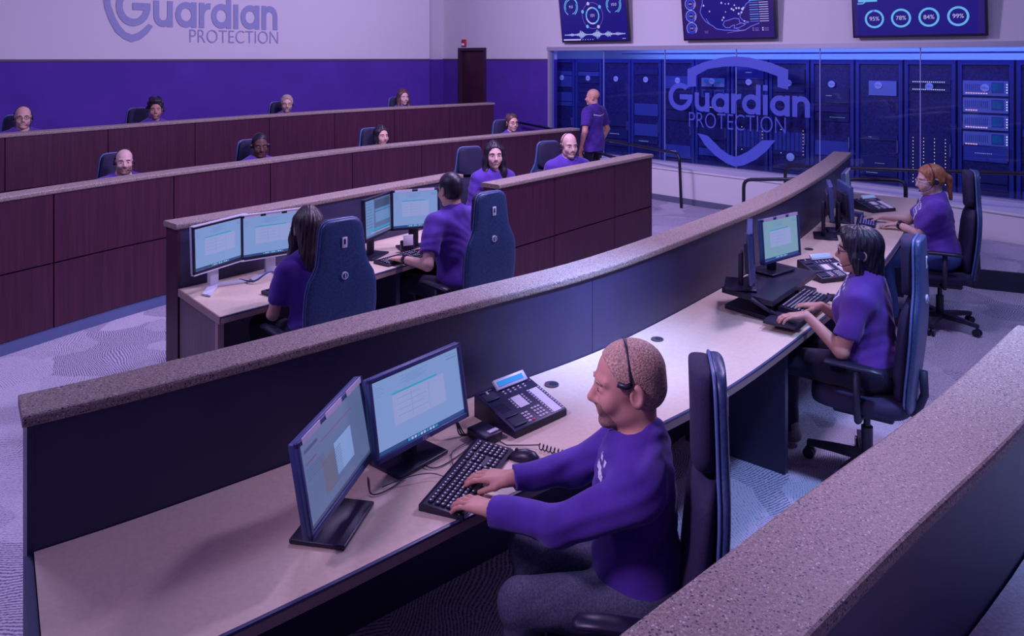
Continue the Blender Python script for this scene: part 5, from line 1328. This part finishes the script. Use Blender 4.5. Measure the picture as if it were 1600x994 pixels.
# 3 woman with ponytail
f3 = (-.93, .37); p3 = (3.51, 6.30)
person('woman with auburn ponytail and glasses at the far end of the curved desk', p3, f3, top=1.315, lean=.05, hdir=(-.985, .15), pitch=8,
       hands=[((3.27, 6.50, .79), (-.95, .3), -.08, True), ((3.26, 6.80, .79), (-.95, .2), -.08)], hair='pony', hm=H_RED, skin=SK_P, shirt=C_PUR, sleeve='short', trou=C_BLUE, h=.006, fem=True, b=1.22, glasses=M_grey,
       prnt=(-.02, .93, .5, .07, .04))
chair_at(back(p3, f3, -.0), f3, 'black high-backed swivel chair of the woman with the ponytail')
# 4, 5 middle row seen from behind
f4 = (-.70, .71); p4 = (-1.15, 4.53)
person('woman with long dark hair seen from behind in a purple T-shirt', p4, f4, top=1.30, lean=.08, hdir=(-.35, .94), pitch=8,
       hands=[((-1.42, 4.70, .79), (-.5, .86), -.1), ((-1.16, 4.90, .79), (-.75, .65), -.1)], hair='long', hm=H_DBR, skin=SK_L, shirt=C_PUR, sleeve='short', h=.0065, fem=True)
chair_at(back(p4, f4, .02), f4, 'blue-black high-backed chair behind the long-haired woman')
f5 = (-.72, .70); p5 = (-.37, 5.44)
person('man with short dark hair and glasses seen from behind in the middle row', p5, f5, top=1.375, lean=.08, hdir=(-.62, .78), pitch=8,
       hands=[((-.76, 5.37, .79), (-.75, .65), -.1, True), ((-.60, 5.64, .79), (-.75, .65), -.1)], hair='crop', hm=H_BLK, skin=SK_L, shirt=C_PUR, sleeve='short', h=.0065, glasses=True, headset=False)
chair_at(back(p5, f5, .07), f5, 'blue-black high-backed chair behind the man with glasses, middle row')
# rows facing the viewer
def watcher(label, clabel, pxt, pyt, Y, face, hd, fl=0.0, cx=None, **kw):
    s = F / Y; top = EYE - (pyt - HY) / s - fl; X = (pxt - CX) / s
    f = unit(face); p = (X - f[0] * .07, Y - f[1] * .07)
    o = person(label, p, face, top=top, floor=fl, lean=.05, hdir=hd, seat=.50 + max(0, top - 1.36), **kw)
    ch = chair_at(back(p, f, .04) if cx is None else cx, face, clabel, z=fl)
    return o
fb = (.62, -.78)
watcher('smiling woman with long dark hair in a purple shirt, facing the viewer', 'black high-backed chair left of the smiling dark-haired woman', 772, 222, 7.45, (.45, -.89), (.22, -.97), cx=(-.33, 7.68), hair='long', hm=H_BLK, skin=SK_P, shirt=C_PUR, fem=True, smile=True, h=.0055, roll=0, hs=1.03, headset=False, b=1.1)
watcher('bald man with headset in a purple polo, right of the smiling woman', 'black chair left of the bald man with the headset', 889, 208, 8.0, (.45, -.89), (.35, -.94), collar=True, cx=(.50, 8.2), hair=None, skin=SK_P, shirt=C_PUR, smile=True, h=.0055, b=1.15, pitch=6, hs=1.03)
fc = (.76, -.65)
watcher('bald bearded man with headset, leftmost behind the long middle partition', 'black chair left of the bald bearded man', 194, 233, 7.1, fc, (.50, -.87), hair='fringe', hm=H_DBR, skin=SK_P, beard=H_STB, h=.0055, b=1.2, hs=.95, cx=(-3.64, 7.23))
watcher('dark-skinned man in a purple shirt looking down behind the long middle partition', 'black chair behind the dark-skinned man', 406, 208, 8.3, fc, (.5, -.87), hair='buzz', hm=H_BLK, skin=SK_D, h=.006, pitch=12, hs=1.03, cx=(-2.76, 8.42))
watcher('woman with dark hair looking right behind the long middle partition', 'black chair left of the dark-haired woman looking right', 596, 197, 9.7, fc, (.62, -.78), hair='long', hm=H_BLK, skin=SK_L, fem=True, h=.006, cx=(-1.68, 9.82))
watcher('woman with glasses and tied-back hair, rightmost behind the long middle partition', 'black chair of the woman with glasses and tied-back hair', 800, 178, 11.0, (.6, -.8), (.45, -.89), hair='bun', hm=H_BRN, skin=SK_L, fem=True, glasses=True, smile=True, h=.006, cx=(-.02, 11.1), hs=1.03)
watcher('bald man with glasses, leftmost in the back row', 'dark chair behind the bald man in the back row', 36, 166, 8.5, fc, (.56, -.83), fl=.26, hair=None, skin=SK_L, glasses=True, smile=True, h=.0055, b=1.1, hs=1.02, cx=(-5.48, 8.62))
watcher('smiling woman with dark pinned-up hair in the back row', 'dark chair left of the woman with pinned-up hair', 243, 156, 9.7, fc, (.46, -.89), fl=.26, hair='up', hm=H_BLK, skin=SK_T, fem=True, smile=True, h=.006, hs=1.0, cx=(-4.68, 9.82))
watcher('grey-haired bearded man with glasses in the back row', 'dark chair left of the grey-haired man in the back row', 448, 149, 11.15, fc, (.35, -.94), fl=.26, hair='short', hm=H_GRY, skin=SK_L, glasses=True, beard=H_GRY, h=.006, hs=1.02, b=1.1, cx=(-3.30, 11.25))
watcher('woman with brown hair, rightmost in the back row', 'dark chair of the rightmost woman in the back row', 630, 140, 12.5, fc, (.55, -.83), fl=.26, hair='long', hm=H_BRN, skin=SK_P, fem=True, smile=True, h=.006, hs=1.03, cx=(-1.76, 12.58))
# standing man
Yw = 11.5; sW = F / Yw
person('bald man in a purple polo walking past the server room glass', ((926 - CX) / sW, Yw), (-.75, .66), top=EYE - (139 - HY) / sW, legs='stand', hdir=(-.93, .36), pitch=4, hair=None, collar=True, hm=H_DBR, skin=SK_M, shirt=C_PURD, sleeve='short', headset=False, h=.006, lean=-.02, yoke=True, b=1.12, trou=C_BLK)
# ---------- camera, light ----------
cam = bpy.data.cameras.new('camera'); co = bpy.data.objects.new('camera', cam); COL.objects.link(co)
co.location = (0, 0, EYE); co.rotation_euler = (PI / 2, 0, 0)
cam.sensor_width = 36; cam.lens = 36 * F / 1600; cam.shift_y = -(497 - HY) / 1600; cam.clip_start = .05
SC.camera = co
SC.view_settings.view_transform = 'Standard'; SC.view_settings.look = 'None'; SC.view_settings.gamma = 1; SC.view_settings.exposure = 0
SC.view_settings.use_curve_mapping = False
w = bpy.data.worlds.new('world'); SC.world = w; w.use_nodes = True
bg = w.node_tree.nodes['Background']; bg.inputs[0].default_value = (.40, .27, 1, 1); bg.inputs[1].default_value = .25
LC = (.66, .50, 1.0)
def area(name, loc, target, size, power, color=LC, sy=None, spread=None):
    l = bpy.data.lights.new(name, 'AREA'); l.energy = power; l.color = color; l.size = size
    if sy: l.shape = 'RECTANGLE'; l.size_y = sy
    if spread: l.spread = spread
    o = bpy.data.objects.new(name, l); COL.objects.link(o); o.location = loc
    o.rotation_euler = (Vector(target) - Vector(loc)).to_track_quat('-Z', 'Y').to_euler()
    return o
area('ceiling_lamp_front', (2.6, 5.2, 3.9), (.0, 3.0, .7), .45, 100)
area('ceiling_lamp_middle', (-.6, 6.8, 4.2), (-1.2, 5.2, .6), .8, 95)
area('ceiling_lamp_row', (.6, 5.6, 4.2), (-3.2, 10.5, 1.3), .5, 185)
area('ceiling_lamp_wall', (-1.0, 9.5, 4.3), (-4.0, 13, 1.8), .9, 95)
area('ceiling_lamp_screens', (-1.0, 8.6, 4.2), (3.2, 11.3, 2.8), .6, 150)
area('ceiling_lamp_carpet', (-4.2, 4.4, 4.2), (-4.0, 4.6, 0), 1.0, 72, (.6, .55, 1))
area('face_fill_left', (-2.2, 1.0, 3.8), (.35, 2.45, 1.25), .5, 7, (.75, .5, 1), spread=math.radians(42))  # unseen fill light added to brighten the nearest man's face
area('ceiling_lamp_right', (4.0, 5.0, 4.2), (3.7, 6.4, 0), .8, 40, (.45, .55, 1))
area('ceiling_downlight_partition', (1.0, 2.3, 3.9), (.33, 3.86, .88), .25, 9, (.30, .42, 1), spread=math.radians(26))
area('ceiling_downlight_aisle', (2.4, 2.8, 3.9), (1.75, 3.4, 0), .3, 14, (.3, .45, 1), spread=math.radians(50))
area('server_room_lamp', tuple(MG @ Vector((LG / 2, .28, 2.62))), tuple(MG @ Vector((LG / 2, .8, .6))), LG, 62, (.14, .12, 1), sy=.25)
area('server_room_lamp', tuple(MG @ Vector((LG / 2, 2.3, 2.7))), tuple(MG @ Vector((LG / 2, 2.9, 1.5))), LG, 120, (.4, .5, 1), sy=.6)
